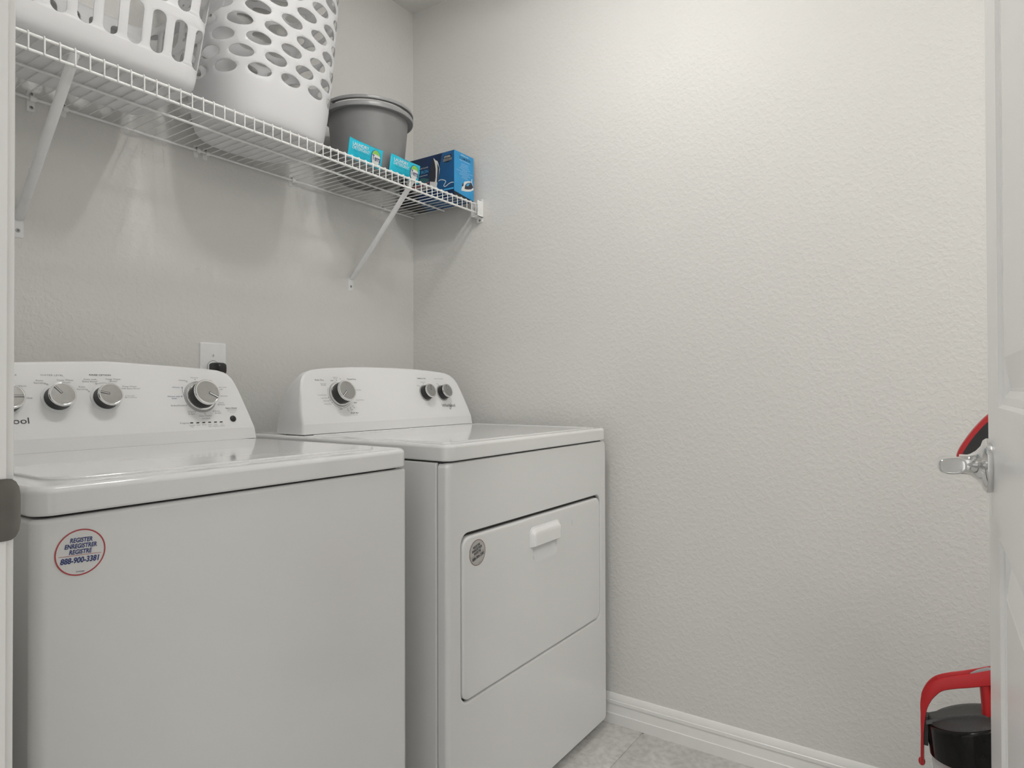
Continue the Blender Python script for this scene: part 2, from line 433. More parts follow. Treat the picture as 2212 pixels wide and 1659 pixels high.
# strike plate with its curved lip on the latch side jamb
pts = []
zc = 0.906
for x, hh, dy in ((-1.648, 0.0255, 0.0), (-1.6465, 0.0275, 0.0), (-1.606, 0.0275, 0.0), (-1.600, 0.0275, 0.0), (-1.5965, 0.0270, -0.0004), (-1.5935, 0.0245, -0.0012), (-1.5912, 0.0195, -0.0024), (-1.5902, 0.0120, -0.0030)):
    pts.append((x, hh, dy))
L = []
for x, hh, dy in pts:
    y = JY0 - 0.0022 - dy * -0.4
    L.append([(x, y, zc - hh), (x, y, zc - hh * 0.5), (x, y, zc), (x, y, zc + hh * 0.5), (x, y, zc + hh),
              (x, y + 0.002, zc + hh), (x, y + 0.002, zc), (x, y + 0.002, zc - hh)])
V, F = loft(L); sp = obj('strike_plate', V, F, 'nickel', tr, angle=60); sp['label'] = 'satin nickel strike plate with curved lip'

# ------------------------------------------------------------------ ceiling lamp (above the frame)
lamp = empty('ceiling_lamp', LIGHT, 'two bulb ceiling lamp with a shallow white pan above the machines', 'lamp')
V, F = lathe([(0.03, 0.0), (0.165, 0.0), (0.178, -0.004), (0.182, -0.030), (0.1835, -0.060), (0.1805, -0.0605), (0.178, -0.030), (0.172, -0.008), (0.03, -0.006)], 48)
obj('lamp_pan', [Vector(v) + LIGHT for v in V], F, 'pan', lamp)
for dx in (-0.13, 0.13):
    c = LIGHT + Vector((dx, 0, -0.052))
    mb = MB().box(c.x - 0.014, c.x + 0.014, c.y + 0.072, c.y + 0.100, c.z - 0.016, c.z + 0.046); obj('lamp_socket', mb.V, mb.F, 'clip', lamp, smooth=False)
    prof = [(0.0, -0.080)] + [(0.0205 * math.cos(R_(a)), -0.0605 + 0.0195 * math.sin(R_(a))) for a in range(-75, 1, 15)] + [(0.0205, 0.040), (0.012, 0.066), (0.012, 0.074)]
    V, F = lathe(prof, 24); FRl = frame(c, (1, 0, 0), (0, 0, 1), (0, 1, 0)); obj('bulb', [FRl(v) for v in V], F, 'bulb', lamp)
fill_lamp = empty('ceiling_lamp', FILL_LIGHT, 'long frosted fill lamp, added out of view in the part of the room beyond the door', 'lamp')
mb = MB().box(FILL_LIGHT.x - 0.13, FILL_LIGHT.x + 0.13, FILL_LIGHT.y - 0.51, FILL_LIGHT.y + 0.51, H - 0.018, H); obj('fill_lamp_base', mb.V, mb.F, 'pan', fill_lamp, smooth=False)
L = [[(FILL_LIGHT.x + 0.125 * math.cos(R_(a)), y, H - 0.018 - 0.062 * math.sin(R_(a)) ** 0.7) for a in range(0, 181, 15)] for y in (FILL_LIGHT.y - 0.50, FILL_LIGHT.y + 0.50)]
V, F = loft(L); obj('fill_diffuser', V, F, 'fill_glow', fill_lamp)

# =================================================================== DOOR (open, seen almost edge on)
dd = Vector((math.cos(R_(1.44)), math.sin(R_(1.44)), 0)); dn = Vector((-dd.y, dd.x, 0))
DW = 0.757
edge = Vector((-0.838, -1.7298, 0)); hinge = edge - dd * DW
DF = frame((hinge.x, hinge.y, 0.008), dd, dn, (0, 0, 1))      # local: x towards the latch edge, y out of the face, z up
door = empty('door_1', hinge, kind='structure')
DZ = 2.030
P0, P1 = DW - 0.155, 0.155                                     # panel limits in x
panels = [(P1, P0, 0.23, 0.850), (P1, P0, 0.984, 1.90)]
mb = MB(); T = 0.035
def quad(mb, x0, x1, z0, z1, y=0): mb.add([(x0, y, z0), (x1, y, z0), (x1, y, z1), (x0, y, z1)], [(0, 1, 2, 3)])
for yy, sg in ((0.0, 1), (-T, -1)):
    e = 0.002
    quad(mb, e, P1, e, DZ - e, yy); quad(mb, P0, DW - e, e, DZ - e, yy)
    for z0, z1 in ((e, 0.23), (0.850, 0.984), (1.90, DZ - e)): quad(mb, P1, P0, z0, z1, yy)
    for (x0, x1, z0, z1) in panels:
        L = []
        for ins, dep in ((0, 0), (0.003, 0.0032), (0.010, 0.0042), (0.0165, 0.0085), (0.020, 0.0085), (0.047, 0.0024), (0.049, 0.0018)):
            L.append([(x0 + ins, yy - sg * dep, z0 + ins), (x1 - ins, yy - sg * dep, z0 + ins), (x1 - ins, yy - sg * dep, z1 - ins), (x0 + ins, yy - sg * dep, z1 - ins)])
        V, F = loft(L, False, True); mb.add(V, F)
e = 0.002
lo = [(0, -T + e, 0), (0, -e, 0)]
L = [[(e, 0, e), (DW - e, 0, e), (DW - e, 0, DZ - e), (e, 0, DZ - e)], [(0, -e, 0), (DW, -e, 0), (DW, -e, DZ), (0, -e, DZ)],
     [(0, -T + e, 0), (DW, -T + e, 0), (DW, -T + e, DZ), (0, -T + e, DZ)], [(e, -T, e), (DW - e, -T, e), (DW - e, -T, DZ - e), (e, -T, DZ - e)]]
V, F = loft(L, False, False); mb.add(V, F); mb.xf(DF)
obj('door_leaf', mb.V, mb.F, 'door', door, smooth=False)
# lever handle: rose, neck and a lever that points back to the hinge
hs, hz = DW - 0.060, 0.923 - 0.008
HF = frame(DF((hs, 0, hz)), dd, (0, 0, 1), dn)                 # x to latch, y up, z out
V, F = lathe([(0.0, 0.0), (0.0300, 0.0), (0.0310, 0.002), (0.0310, 0.0055), (0.0285, 0.0085), (0.022, 0.0105), (0.0165, 0.0150), (0.0125, 0.0205), (0.0115, 0.0235), (0.0115, 0.031), (0.0, 0.031)], 40)
rose = obj('lever_handle', [HF(v) for v in V], F, 'chrome', door); rose['label'] = 'polished chrome door lever'
V, F = lathe([(0.0, 0.031), (0.0085, 0.031), (0.0085, 0.042), (0.0, 0.0425)], 28)
obj('lever_neck', [HF(v) for v in V], F, 'chrome', rose)
LEV = [(0.012, 0.0, 0.0405, 0.30), (0.010, 0.0, 0.0405, 0.75), (0.006, 0.0, 0.0405, 0.95), (-0.004, 0.001, 0.0405, 1.0), (-0.030, 0.002, 0.0405, 1.0), (-0.060, 0.0045, 0.0400, 1.0), (-0.085, 0.0065, 0.0395, 1.02), (-0.098, 0.0074, 0.0392, 1.02), (-0.1010, 0.0076, 0.0391, 0.96), (-0.1022, 0.0077, 0.0390, 0.86), (-0.1010, 0.0077, 0.0390, 0.74)]
def lever_loops(FR):
    L = []
    for lx, ly, lz, sc in LEV:
        row = []
        for i in range(24):
            a = 2 * math.pi * i / 24; c, s_ = math.cos(a), math.sin(a)
            e = 2 / 2.7; px = math.copysign(abs(c) ** e, c) * 0.0125 * sc; py = math.copysign(abs(s_) ** e, s_) * 0.0088 * sc
            slant = -0.10 * px if lx < -0.09 else 0.0                        # the tip is cut off at a slant
            row.append(FR((lx - 0.45 * px * (1 if lx < -0.09 else 0) + 0.25 * py * (1 if lx < -0.09 else 0), ly + py, lz + px)))
        L.append(row)
    return loft(L)
V, F = lever_loops(HF)
obj('lever', V, F, 'chrome', rose, angle=70)
V, F = lathe([(0.0, 0.0), (0.0300, 0.0), (0.0310, 0.002), (0.0310, 0.0055), (0.022, 0.0105), (0.0115, 0.0235), (0.0115, 0.040), (0.0, 0.040)], 32)
HB = frame(DF((hs, -T, hz)), dd, (0, 0, 1), -dn)
back = obj('lever_handle', [HB(v) for v in V], F, 'chrome', door)
V, F = lever_loops(HB); obj('lever', V, F, 'chrome', back, angle=70)
for hz_ in (0.20, 1.02, 1.83):
    V, F = lathe([(0.0, -0.045), (0.006, -0.045), (0.006, 0.045), (0.0, 0.045)], 12)
    FH = frame(DF((-0.002, -T - 0.004, hz_)), dd, dn, (0, 0, 1)); obj('hinge', [FH(v) for v in V], F, 'nickel', door)

# =================================================================== CONSOLES, KNOBS
TILT = R_(20); ST, CT = math.sin(TILT), math.cos(TILT)
def console(parent, outline, xc, yc, zc, ybase, zbase):
    """outline: right half in panel coords (x world, t up the panel), from top centre to crease"""
    right = outline; left = [(2 * xc - x, t) for x, t in reversed(outline)]
    top = list(reversed(right)) + list(reversed(left))[0:0]
    curve = list(reversed(right)) + [(2 * xc - x, t) for x, t in right[1:]]     # crease right -> top -> crease left
    def front(x, t): return Vector((x, yc + t * ST, zc + t * CT))
    N = len(curve); loops = []
    tm = max(t for _, t in curve)
    for q in (0.0, 0.02, 0.06, 0.14, 0.28, 0.45, 0.62, 0.80, 0.92, 1.0):
        row = []
        shr = 0.010 * q ** 3; ts = 1 - 0.26 * q ** 2.4
        rin = 0.0045 * (1 - min(1, q / 0.06)) ** 2                              # tiny rounding of the front rim
        xr0 = curve[0][0]
        base = []
        for x, t in curve:
            sx = (x - xc); sx = sx * (1 - (shr + rin) / abs(right[-1][0] - xc))
            tt = t * ts - (rin if t > 0.02 else 0)
            f = front(xc + sx, tt); yb = ybase + 0.118
            row.append(Vector((f.x, f.y + (yb - f.y) * q, f.z)))
        wr_ = (right[-1][0] + 0.0035 - xc) * (1 - (shr + rin) / abs(right[-1][0] - xc))
        yb = ybase + 0.118
        row = [Vector((xc + wr_, ybase + (yb - ybase) * q, zbase))] + row + [Vector((xc - wr_, ybase + (yb - ybase) * q, zbase))]
        loops.append(row)
    V, F = loft(loops, False, True, closed=False)
    n = N + 2
    F.append(tuple(range(1, n - 1)))                                            # main face
    o = len(V); V += [Vector(V[i]) + Vector((0, -2e-5, -2e-5)) for i in (0, 1, n - 2, n - 1)]
    F.append((o, o + 1, o + 2, o + 3))                                          # lower band under the crease
    return obj('control_console', V, F, 'console', parent, angle=32)

def knob(parent, x, t, yc, zc, R, Hh, pointer, skirt, skirt_r, ringbase=False):
    n = Vector((0, -CT, ST)); up = Vector((0, ST, CT)); o = Vector((x, yc + t * ST, zc + t * CT))
    FR = frame(o, (1, 0, 0), up, n)
    V, F = lathe([(R * 0.99, 0.001), (R * 0.97, Hh * 0.35), (R * 0.955, Hh * 0.80), (R * 0.90, Hh * 0.86), (0.0, Hh * 0.86)], 40)
    k = obj('knob', [FR(v) for v in V], F, 'black', parent)
    V, F = lathe([(R * skirt_r, 0.0002), (R * skirt_r, 0.0012), (R * (skirt_r - 0.04), 0.0020), (R * 0.9, 0.0022)], 44)
    obj('knob_skirt', [FR(v) for v in V], F, skirt, k)
    if ringbase:
        V, F = lathe([(R * 1.10, 0.002), (R * 1.10, 0.0055), (R * 1.06, 0.0075), (R * 0.98, 0.0078)], 44)
        obj('knob_collar', [FR(v) for v in V], F, 'chrome', k)
    V, F = lathe([(R * 0.945, Hh * 0.80), (R * 0.975, Hh * 0.84), (R * 0.975, Hh * 0.93), (R * 0.935, Hh * 0.99), (R * 0.88, Hh), (R * 0.835, Hh * 0.985), (R * 0.82, Hh * 0.955)], 44)
    obj('knob_ring', [FR(v) for v in V], F, 'chrome', k)
    V, F = lathe([(R * 0.84, Hh * 0.965), (R * 0.5, Hh * 0.975), (0.0, Hh * 0.98)], 40)
    obj('knob_face', [FR(v) for v in V], F, 'brushed', k)
    a = R_(pointer); d = Vector((math.cos(a), math.sin(a))); s = Vector((-d.y, d.x)); w = R * 0.045
    mb = MB(); r0, r1 = R * 0.10, R * 0.86
    for wz, h0, h1 in ((w * 2.0, Hh * 0.965, Hh * 0.985),):
        pts = [d * r0 - s * wz, d * r1 - s * wz, d * r1 + s * wz, d * r0 + s * wz]
        L = [[(p.x, p.y, h0) for p in pts], [(p.x, p.y, h1) for p in pts]]; mb.add(*loft(L))
    mb.xf(FR); obj('pointer_groove', mb.V, mb.F, 'ink', k, smooth=False)
    pts = [d * (r0 + w) - s * w, d * r1 - s * w, d * r1 + s * w, d * (r0 + w) + s * w]
    L = [[(p.x, p.y, Hh * 0.97) for p in pts], [(p.x, p.y, Hh * 1.0) for p in pts]]; V, F = loft(L)
    obj('pointer', [FR(v) for v in V], F, 'chrome', k, smooth=False)
    return k

def sticker(parent, x, z, y, r, rot, ring, film, ink, ringw):
    FR = frame((x, y, z), (math.cos(R_(rot)), 0, math.sin(R_(rot))), (-math.sin(R_(rot)), 0, math.cos(R_(rot))), (0, -1, 0))
    mb = MB().add(*disc2d(0, 0, r, 48)); s = print_obj('sticker', mb, film, FR, parent, 0.0004)
    s['label'] = 'round registration sticker with a red border'
    mb = MB().add(*ring2d(0, 0, r - ringw, r, 48)); print_obj('sticker_border', mb, ring, FR, s, 0.0007)
    k = r / 0.028
    mb = MB().add(*[[(-0.0235 * k, -0.0036 * k, 0), (0.0235 * k, -0.0036 * k, 0), (0.0235 * k, -0.0031 * k, 0), (-0.0235 * k, -0.0031 * k, 0)], [(0, 1, 2, 3)]])
    print_obj('sticker_rule', mb, ring, FR, s, 0.0007)
    it = [text2d('REGISTER', 0, 0.0150 * k, 0.0052 * k, 0.0250 * k, bold=0.03, shear=0.12), text2d('ENREGISTRER', 0, 0.0080 * k, 0.0052 * k, 0.0355 * k, bold=0.03, shear=0.12),
          text2d('REGISTRE', 0, 0.0010 * k, 0.0052 * k, 0.0250 * k, bold=0.03, shear=0.12), text2d('888-900-3381', 0, -0.0090 * k, 0.0066 * k, 0.0425 * k, bold=0.03, shear=0.12),
          text2d('W10723089', 0.001, -0.0232 * k, 0.0015 * k, 0.0095 * k)]
    print_obj('sticker_lettering', letter_mesh(it), ink, FR, s, 0.0008)

def logo(parent, FR, xr, t0, w, h, m='ink'):
    """brand wordmark with its swirl ring; xr = right end, t0 = baseline"""
    it = [text2d('Whirlpool', xr - w / 2, t0 + h / 2, h, w, bold=0.004)]
    mb = letter_mesh(it)
    cx = xr - w * 0.385; cy = t0 + h * 0.18
    V = []; F = []
    n = 30
    for i in range(n + 1):
        a = R_(-205 + 330 * i / n); wdt = 0.07 * h * (0.5 + 1.0 * math.sin(math.pi * i / n))
        for rr in (-wdt, wdt):
            px = (0.46 * h + rr * 0.6) * math.cos(a); py = (1.02 * h + rr) * math.sin(a)
            ca, sa = math.cos(R_(-24)), math.sin(R_(-24)); V.append((cx + px * ca - py * sa, cy + px * sa + py * ca, 0))
    for i in range(n): F.append((2 * i, 2 * i + 1, 2 * i + 3, 2 * i + 2))
    mb.add(V, F)
    return print_obj('brand_lettering', mb, m, FR, parent, 0.0005)

# =================================================================== WASHER
WX0, WX1, WY0, WZT = -1.5090, -0.8757, -0.8022, 0.897
washer = empty('washing_machine', ((WX0 + WX1) / 2, -0.47, 0), 'white top-load washing machine beside the door frame, with four silver knobs', 'washing machine')
V, F = rbox(WX0, WX1, WY0, -0.145, 0.022, 0.8580, 0.016, 0.006, 0.004, n=8); obj('cabinet', V, F, 'enamel', washer)
V, F = rbox(WX0 + 0.012, WX1 - 0.012, WY0 + 0.012, -0.155, 0.04, 0.862, 0.018, 0.0); obj('gap_shade_box', V, F, 'dark', washer)  # dark box added inside so the gap under the lid shows black
V, F = rbox(WX0 - 0.0015, WX1 + 0.0015, WY0 - 0.003, -0.142, 0.8612, WZT, 0.026, 0.0095, 0.004, n=8); obj('top_panel', V, F, 'lidgloss', washer, angle=50)
V, F = rbox(WX0 + 0.034, WX1 - 0.030, WY0 + 0.040, -0.340, WZT - 0.002, WZT + 0.0035, 0.045, 0.0035, n=8); obj('lid', V, F, 'lidgloss', washer, angle=50)
for fx in (WX0 + 0.05, WX1 - 0.05):
    for fy in (WY0 + 0.06, -0.2):
        V, F = lathe([(0.0, 0.0), (0.020, 0.0), (0.020, 0.012), (0.008, 0.014), (0.008, 0.024), (0.0, 0.024)], 16)
        obj('foot', [(v[0] + fx, v[1] + fy, v[2]) for v in V], F, 'black', washer)
WOUT = [(-1.1924, 0.1576), (-1.150, 0.1558), (-1.090, 0.1530), (-1.0272, 0.1496), (-0.984, 0.1469), (-0.9504, 0.1437), (-0.9338, 0.1390), (-0.9240, 0.1325), (-0.9170, 0.1240), (-0.9110, 0.1115), (-0.9045, 0.0915), (-0.8978, 0.0667), (-0.8902, 0.0349), (-0.8825, 0.0)]
WC = (-0.313, 0.924)
console(washer, WOUT, -1.1924, WC[0], WC[1], -0.3155, 0.8985)
mb = MB().box(-1.496, -0.888, -0.3140, -0.235, 0.896, 0.900); obj('console_gasket', mb.V, mb.F, 'dark', washer, smooth=False)
WFR = frame((0, WC[0], WC[1]), (1, 0, 0), (0, ST, CT), (0, -CT, ST))
knob(washer, -1.371, 0.0745, *WC, 0.0240, 0.026, 0, 'knobwhite', 1.18)
knob(washer, -1.2885, 0.0777, *WC, 0.0240, 0.026, 128, 'knobwhite', 1.18)
knob(washer, -1.2040, 0.0776, *WC, 0.0240, 0.026, 165, 'knobwhite', 1.18)
knob(washer, -1.0060, 0.0782, *WC, 0.0305, 0.034, -30, 'knobgrey', 1.22, True)
V, F = lathe([(0.0, 0.004), (0.005, 0.0036), (0.0072, 0.0018), (0.0074, 0.0)], 24); FRb = frame(WFR((-0.9372, 0.0234, 0)), (1, 0, 0), (0, ST, CT), (0, -CT, ST))
obj('start_button', [FRb(v) for v in V], F, 'black', washer)
s = 0.0030
grey = [text2d('WATER LEVEL', -1.2926, 0.1251, s * 1.05, 0.039), text2d('Auto', -1.3147, 0.1144, s, 0.0125), text2d('Sensing', -1.3143, 0.1091, s, 0.0195), text2d('Deep Water', -1.2707, 0.1154, s, 0.029),
        text2d('Wash', -1.2700, 0.1107, s, 0.0135), text2d('Auto with', -1.2272, 0.1175, s, 0.0235), text2d('Extra Rinse*', -1.2274, 0.1130, s, 0.028), text2d('Deep Water', -1.1838, 0.1186, s, 0.029),
        text2d('Rinse*', -1.1833, 0.1140, s, 0.0145), text2d('Auto', -1.2441, 0.1015, s, 0.0125), text2d('Sensing', -1.2439, 0.0965, s, 0.0195), text2d('Deep Water', -1.1539, 0.1028, s, 0.029),
        text2d('with Extra Rinse*', -1.1524, 0.0981, s, 0.038), text2d('*Use with', -1.1560, 0.0820, s * 0.75, 0.0165), text2d('Fabric Softener', -1.1553, 0.0784, s * 0.75, 0.025), text2d('Warm', -1.3437, 0.1030, s, 0.0145),
        text2d('Hot', -1.3346, 0.0795, s * 1.1, 0.0105), text2d('TEMPERATURE', -1.3490, 0.1246, s * 1.05, 0.042, align='r'), text2d('Normal', -1.0112, 0.1242, s, 0.0165), text2d('Heavy', -1.0400, 0.1178, s, 0.0155),
        text2d('Bulky/Sheets', -1.0602, 0.0587, s, 0.031), text2d('Drain', -1.0343, 0.0434, s, 0.0135), text2d('& Spin', -1.0333, 0.0383, s, 0.0150), text2d('Clean Washer', -1.0026, 0.0328, s, 0.030),
        text2d('with affresh', -1.0026, 0.0266, s * 0.9, 0.020), text2d('Rinse', -0.9718, 0.0433, s, 0.013), text2d('& Spin', -0.9707, 0.0384, s, 0.0150), text2d('Quick', -0.9581, 0.0632, s, 0.013),
        text2d('Wash', -0.9572, 0.0585, s, 0.0135), text2d('Delicates', -0.9496, 0.0798, s, 0.0215), text2d('Colors with', -0.9501, 0.1013, s, 0.0245), text2d('Soak', -0.9527, 0.0963, s, 0.0115),
        text2d('Colors', -0.9776, 0.1185, s, 0.014), text2d('Hold 3 Seconds', -0.9362, 0.0428, s * 0.7, 0.022), text2d('to Cancel', -0.9355, 0.0388, s * 0.7, 0.013), text2d('Progress', -1.0533, 0.0179, s * 1.1, 0.020),
        text2d('Sensing', -1.0375, 0.0119, s * 0.75, 0.0125), text2d('Fill', -1.0382, 0.0082, s * 0.75, 0.005), text2d('Wash', -1.0234, 0.0121, s * 0.75, 0.0085), text2d('Rinse', -1.0094, 0.0121, s * 0.75, 0.009),
        text2d('Final', -0.9961, 0.0117, s * 0.75, 0.0075), text2d('Spin', -0.9969, 0.0079, s * 0.75, 0.007), text2d('Cycle', -0.9826, 0.0117, s * 0.75, 0.0085), text2d('Complete', -0.9834, 0.0078, s * 0.75, 0.014),
        text2d('Lid', -0.9670, 0.0115, s * 0.75, 0.0045), text2d('Locked', -0.9678, 0.0077, s * 0.75, 0.0115)]
mb = letter_mesh(grey)
for cx, ct in ((-1.3024, 0.1064), (-1.2326, 0.0920), (-1.2171, 0.1082), (-1.0305, 0.1149), (-1.0103, 0.1197), (-1.0416, 0.0588), (-1.0245, 0.0434), (-1.0027, 0.0379), (-0.9813, 0.0433), (-0.9664, 0.0587), (-1.3418, 0.0799)):
    mb.add(*ring2d(cx, ct, 0.0009, 0.0016, 14))
mb.add(*ring2d(-1.2040, 0.0776, 0.0322, 0.0327, 14, 60, 110)); mb.add(*ring2d(-1.2040, 0.0776, 0.0385, 0.0390, 6, 0, 8))
print_obj('control_lettering', mb, 'inkgrey', WFR, washer, 0.0004)
headings([text2d('RINSE OPTION', -1.2074, 0.1270, s * 1.05, 0.040, bold=0.008), text2d('Start / Pause', -0.9363, 0.0497, s * 0.95, 0.0285, bold=0.012)], 'ink', WFR, washer)
mb = MB(); mb.add([(-0.949, 0.0462, 0), (-0.9221, 0.0462, 0), (-0.9221, 0.0466, 0), (-0.949, 0.0466, 0)], [(0, 1, 2, 3)])
print_obj('printed_rule', mb, 'ink', WFR, washer, 0.0004)
mb = letter_mesh([text2d('Whites', -1.0578, 0.1008, s, 0.0165), text2d('Whites with', -1.0660, 0.0797, s, 0.028), text2d('Soak', -1.0655, 0.0750, s, 0.0115)])
mb.add(*ring2d(-1.0444, 0.1002, 0.0009, 0.0016, 14)); mb.add(*ring2d(-1.0482, 0.0795, 0.0009, 0.0016, 14)); mb.add(*ring2d(-1.004, 0.0890, 0.0400, 0.0406, 14, 161, 199))
print_obj('blue_lettering', mb, 'inkblue', WFR, washer, 0.0004)
for lx, lt in ((-1.0375, 0.0175), (-1.0235, 0.0171), (-1.0098, 0.0171), (-0.9959, 0.0171), (-0.9818, 0.0170), (-0.9681, 0.0167)):
    P = rrect(lx - 0.0035, lx + 0.0035, lt - 0.0012, lt + 0.0012, 0.0012, 4); V, F = loft([[(a, b, 0.0) for a, b in P], [(a, b, 0.0006) for a, b in P]])
    obj('indicator_light', [WFR(v) for v in V], F, 'black', washer, smooth=False)
logo(washer, WFR, -1.3398, 0.0300, 0.083, 0.0118)
sticker(washer, -1.4590, 0.8120, WY0, 0.0285, -3.6, 'stred', 'stclear', 'navy', 0.0016)

# =================================================================== DRYER
DX0, DX1, DY0 = -0.7801, -0.0431, -0.8213
dryer = empty('clothes_dryer', ((DX0 + DX1) / 2, -0.48, 0), 'white clothes dryer with a square front door beside the right wall', 'clothes dryer')
V, F = rbox(DX0, DX1, DY0 + 0.029, -0.125, 0.022, 0.8580, 0.005, 0.003, 0.002); obj('cabinet', V, F, 'enamel', dryer)
V, F = rbox(DX0 + 0.006, DX1 - 0.006, DY0 + 0.012, -0.14, 0.04, 0.864, 0.008, 0.0); obj('gap_shade_box', V, F, 'dark', dryer)  # same dark filler: shade of the seam below the top panel, as colour
# top panel with a shallow recessed tray
V, F = rbox(DX0 - 0.001, DX1 + 0.001, DY0 - 0.004, -0.118, 0.8612, 0.897, 0.024, 0.0085, 0.004, n=8)
tp = obj('top_panel', V, F, 'lidgloss', dryer, angle=50)
V, F = rbox(DX0 + 0.030, DX1 - 0.030, DY0 + 0.026, -0.375, 0.8955, 0.9000, 0.020, 0.0018, n=6)
def tray(x0, x1, y0, y1, z, w, dep):
    L = [[(x, y, zz) for x, y in rrect(x0 + i, x1 - i, y0 + i, y1 - i, max(0.002, 0.018 - i), 6)] for i, zz in ((0, z - 0.0005), (w * 0.3, z + dep), (w * 0.7, z + dep), (w, z), (w + 0.001, z + 0.0003))]
    return loft(L, False, True)
V, F = tray(DX0 + 0.022, DX1 - 0.022, DY0 + 0.018, -0.350, 0.897, 0.020, 0.0022); obj('top_tray_rim', V, F, 'lidgloss', dryer, angle=60)
# front panel with the door opening
FP = frame((0, DY0, 0), (1, 0, 0), (0, 0, 1), (0, -1, 0))
hole = (-0.7345, -0.0795, 0.3370, 0.7025)
outer = rrect(DX0, DX1, 0.026, 0.8580, 0.012, 4)
h0 = rrect(hole[0] - 0.003, hole[1] + 0.003, hole[2] - 0.004, hole[3] + 0.003, 0.026, 6)
V2, T2 = cdt_plate([(x + 0.0, z) for x, z in rrect(DX0 + 0.012, DX1 - 0.004, 0.030, 0.8540, 0.010, 4)], [h0])
mb = MB(); mb.add([(a, b, 0) for a, b in V2], T2)
L = [[(x, z, d) for x, z in rrect(DX0 + l, DX1 - r, 0.026 + b, 0.8580 - b, rr, 4)] for l, r, b, rr, d in ((0.012, 0.004, 0.004, 0.010, 0.0), (0.0065, 0.0022, 0.0018, 0.011, -0.0012), (0.0025, 0.0008, 0.0006, 0.012, -0.0042), (0.0004, 0.0, 0, 0.012, -0.0095), (0.0, 0.0, 0.0, 0.012, -0.0255))]
V, F = loft(L, False, False); mb.add(V, F)
L = [[(x, z, d) for x, z in rrect(hole[0] + i, hole[1] - i, hole[2] + i * 1.2, hole[3] - i, 0.026 - i, 6)] for i, d in ((-0.003, 0), (-0.001, -0.001), (0.0005, -0.003), (0.001, -0.012))]
L[0] = [(x, z, 0) for x, z in h0]
V, F = loft(L, False, False); mb.add(V, F); mb.xf(FP)
obj('front_panel', mb.V, mb.F, 'enamel', dryer, angle=40)
mb = MB().box(hole[0] - 0.01, hole[1] + 0.01, DY0 + 0.0105, DY0 + 0.013, hole[2] - 0.01, hole[3] + 0.01); obj('door_recess', mb.V, mb.F, 'dark', dryer, smooth=False)
# the drop door itself, slightly proud, with a moulded pocket handle
dx0, dx1, dz0, dz1 = hole[0] + 0.0042, hole[1] - 0.0040, hole[2] + 0.0042, hole[3] - 0.0078
px0, px1, pz0, pz1 = -0.4520, -0.3330, 0.576, 0.662
L = [[(x, z, d) for x, z in rrect(dx0 + i, dx1 - i, dz0 + i, dz1 - i, 0.024 - i, 6)] for i, d in ((0, -0.010), (0, -0.0035), (0.0012, -0.0010), (0.0035, 0.0006), (0.0075, 0.0012))]
V, F = loft(L, False, False); mb = MB().add(V, F)
V2, T2 = cdt_plate([(x, z) for x, z in rrect(dx0 + 0.0075, dx1 - 0.0075, dz0 + 0.0075, dz1 - 0.0075, 0.0165, 6)], [rrect(px0, px1, pz0, pz1, 0.020, 6)])
mb.add([(a, b, 0.0012) for a, b in V2], T2)
L = [[(x, z, d) for x, z in rrect(px0 + i, px1 - i, pz0 + j, pz1 - i, max(0.004, 0.020 - i), 6)] for i, j, d in ((0, 0, 0.0012), (0.001, 0.006, 0.0002), (0.002, 0.016, -0.0040), (0.004, 0.030, -0.0080), (0.010, 0.040, -0.0090))]
V, F = loft(L, False, True); mb.add(V, F); mb.xf(FP)
ddoor = obj('dryer_door', mb.V, mb.F, 'enamel', dryer, angle=40)
gx0, gx1, gz0, gz1 = -0.4665, -0.3200, 0.6215, 0.6695
L = []
for i, d, lo_ in ((0, 0.0010, 0), (0.0005, 0.0022, 0), (0.003, 0.0026, 0.0), (0.0045, 0.0035, 0.0), (0.0095, 0.0105, 0.0015), (0.013, 0.0125, 0.002), (0.020, 0.0132, 0.0025)):
    P = []
    r = max(0.004, 0.016 - i * 0.5)
    for x, z in rrect(gx0 + i * 0.8, gx1 - i * 0.8, gz0 - 0.02, gz1 - i, r, 5): P.append((x, max(z, gz0 + lo_), d))
    L.append(P)
V, F = loft(L, True, True); obj('door_grip', [FP(v) for v in V], F, 'console', ddoor, angle=45)
mb = MB().add([(0, 0, 0), (0.0007, 0, 0), (0.0009, 0.013, 0), (0.0003, 0.014, 0)], [(0, 1, 2, 3)]); print_obj('scuff_mark', mb, 'ink', frame((-0.2530, DY0 - 0.0012, 0.640), (1, 0, 0), (0, 0, 1), (0, -1, 0)), ddoor, 0.0003)
for fx in (DX0 + 0.05, DX1 - 0.05):
    for fy in (DY0 + 0.06, -0.2):
        V, F = lathe([(0.0, 0.0), (0.018, 0.0), (0.018, 0.012), (0.008, 0.014), (0.008, 0.024), (0.0, 0.024)], 16)
        obj('foot', [(v[0] + fx, v[1] + fy, v[2]) for v in V], F, 'black', dryer)
DXC = -0.413
DOUT = [(DXC, 0.1652), (-0.3400, 0.1648), (-0.2793, 0.1633), (-0.2200, 0.1600), (-0.1696, 0.1560), (-0.1390, 0.1520), (-0.1180, 0.1450), (-0.1040, 0.1350), (-0.0940, 0.1210), (-0.0860, 0.0980), (-0.0790, 0.0700), (-0.0710, 0.0350), (-0.0660, 0.0)]
DC = (-0.330, 0.924)
console(dryer, DOUT, DXC, DC[0], DC[1], -0.3325, 0.8985)
mb = MB().box(-0.755, -0.071, -0.3310, -0.255, 0.896, 0.900); obj('console_gasket', mb.V, mb.F, 'dark', dryer, smooth=False)
DFR = frame((0, DC[0], DC[1]), (1, 0, 0), (0, ST, CT), (0, -CT, ST))
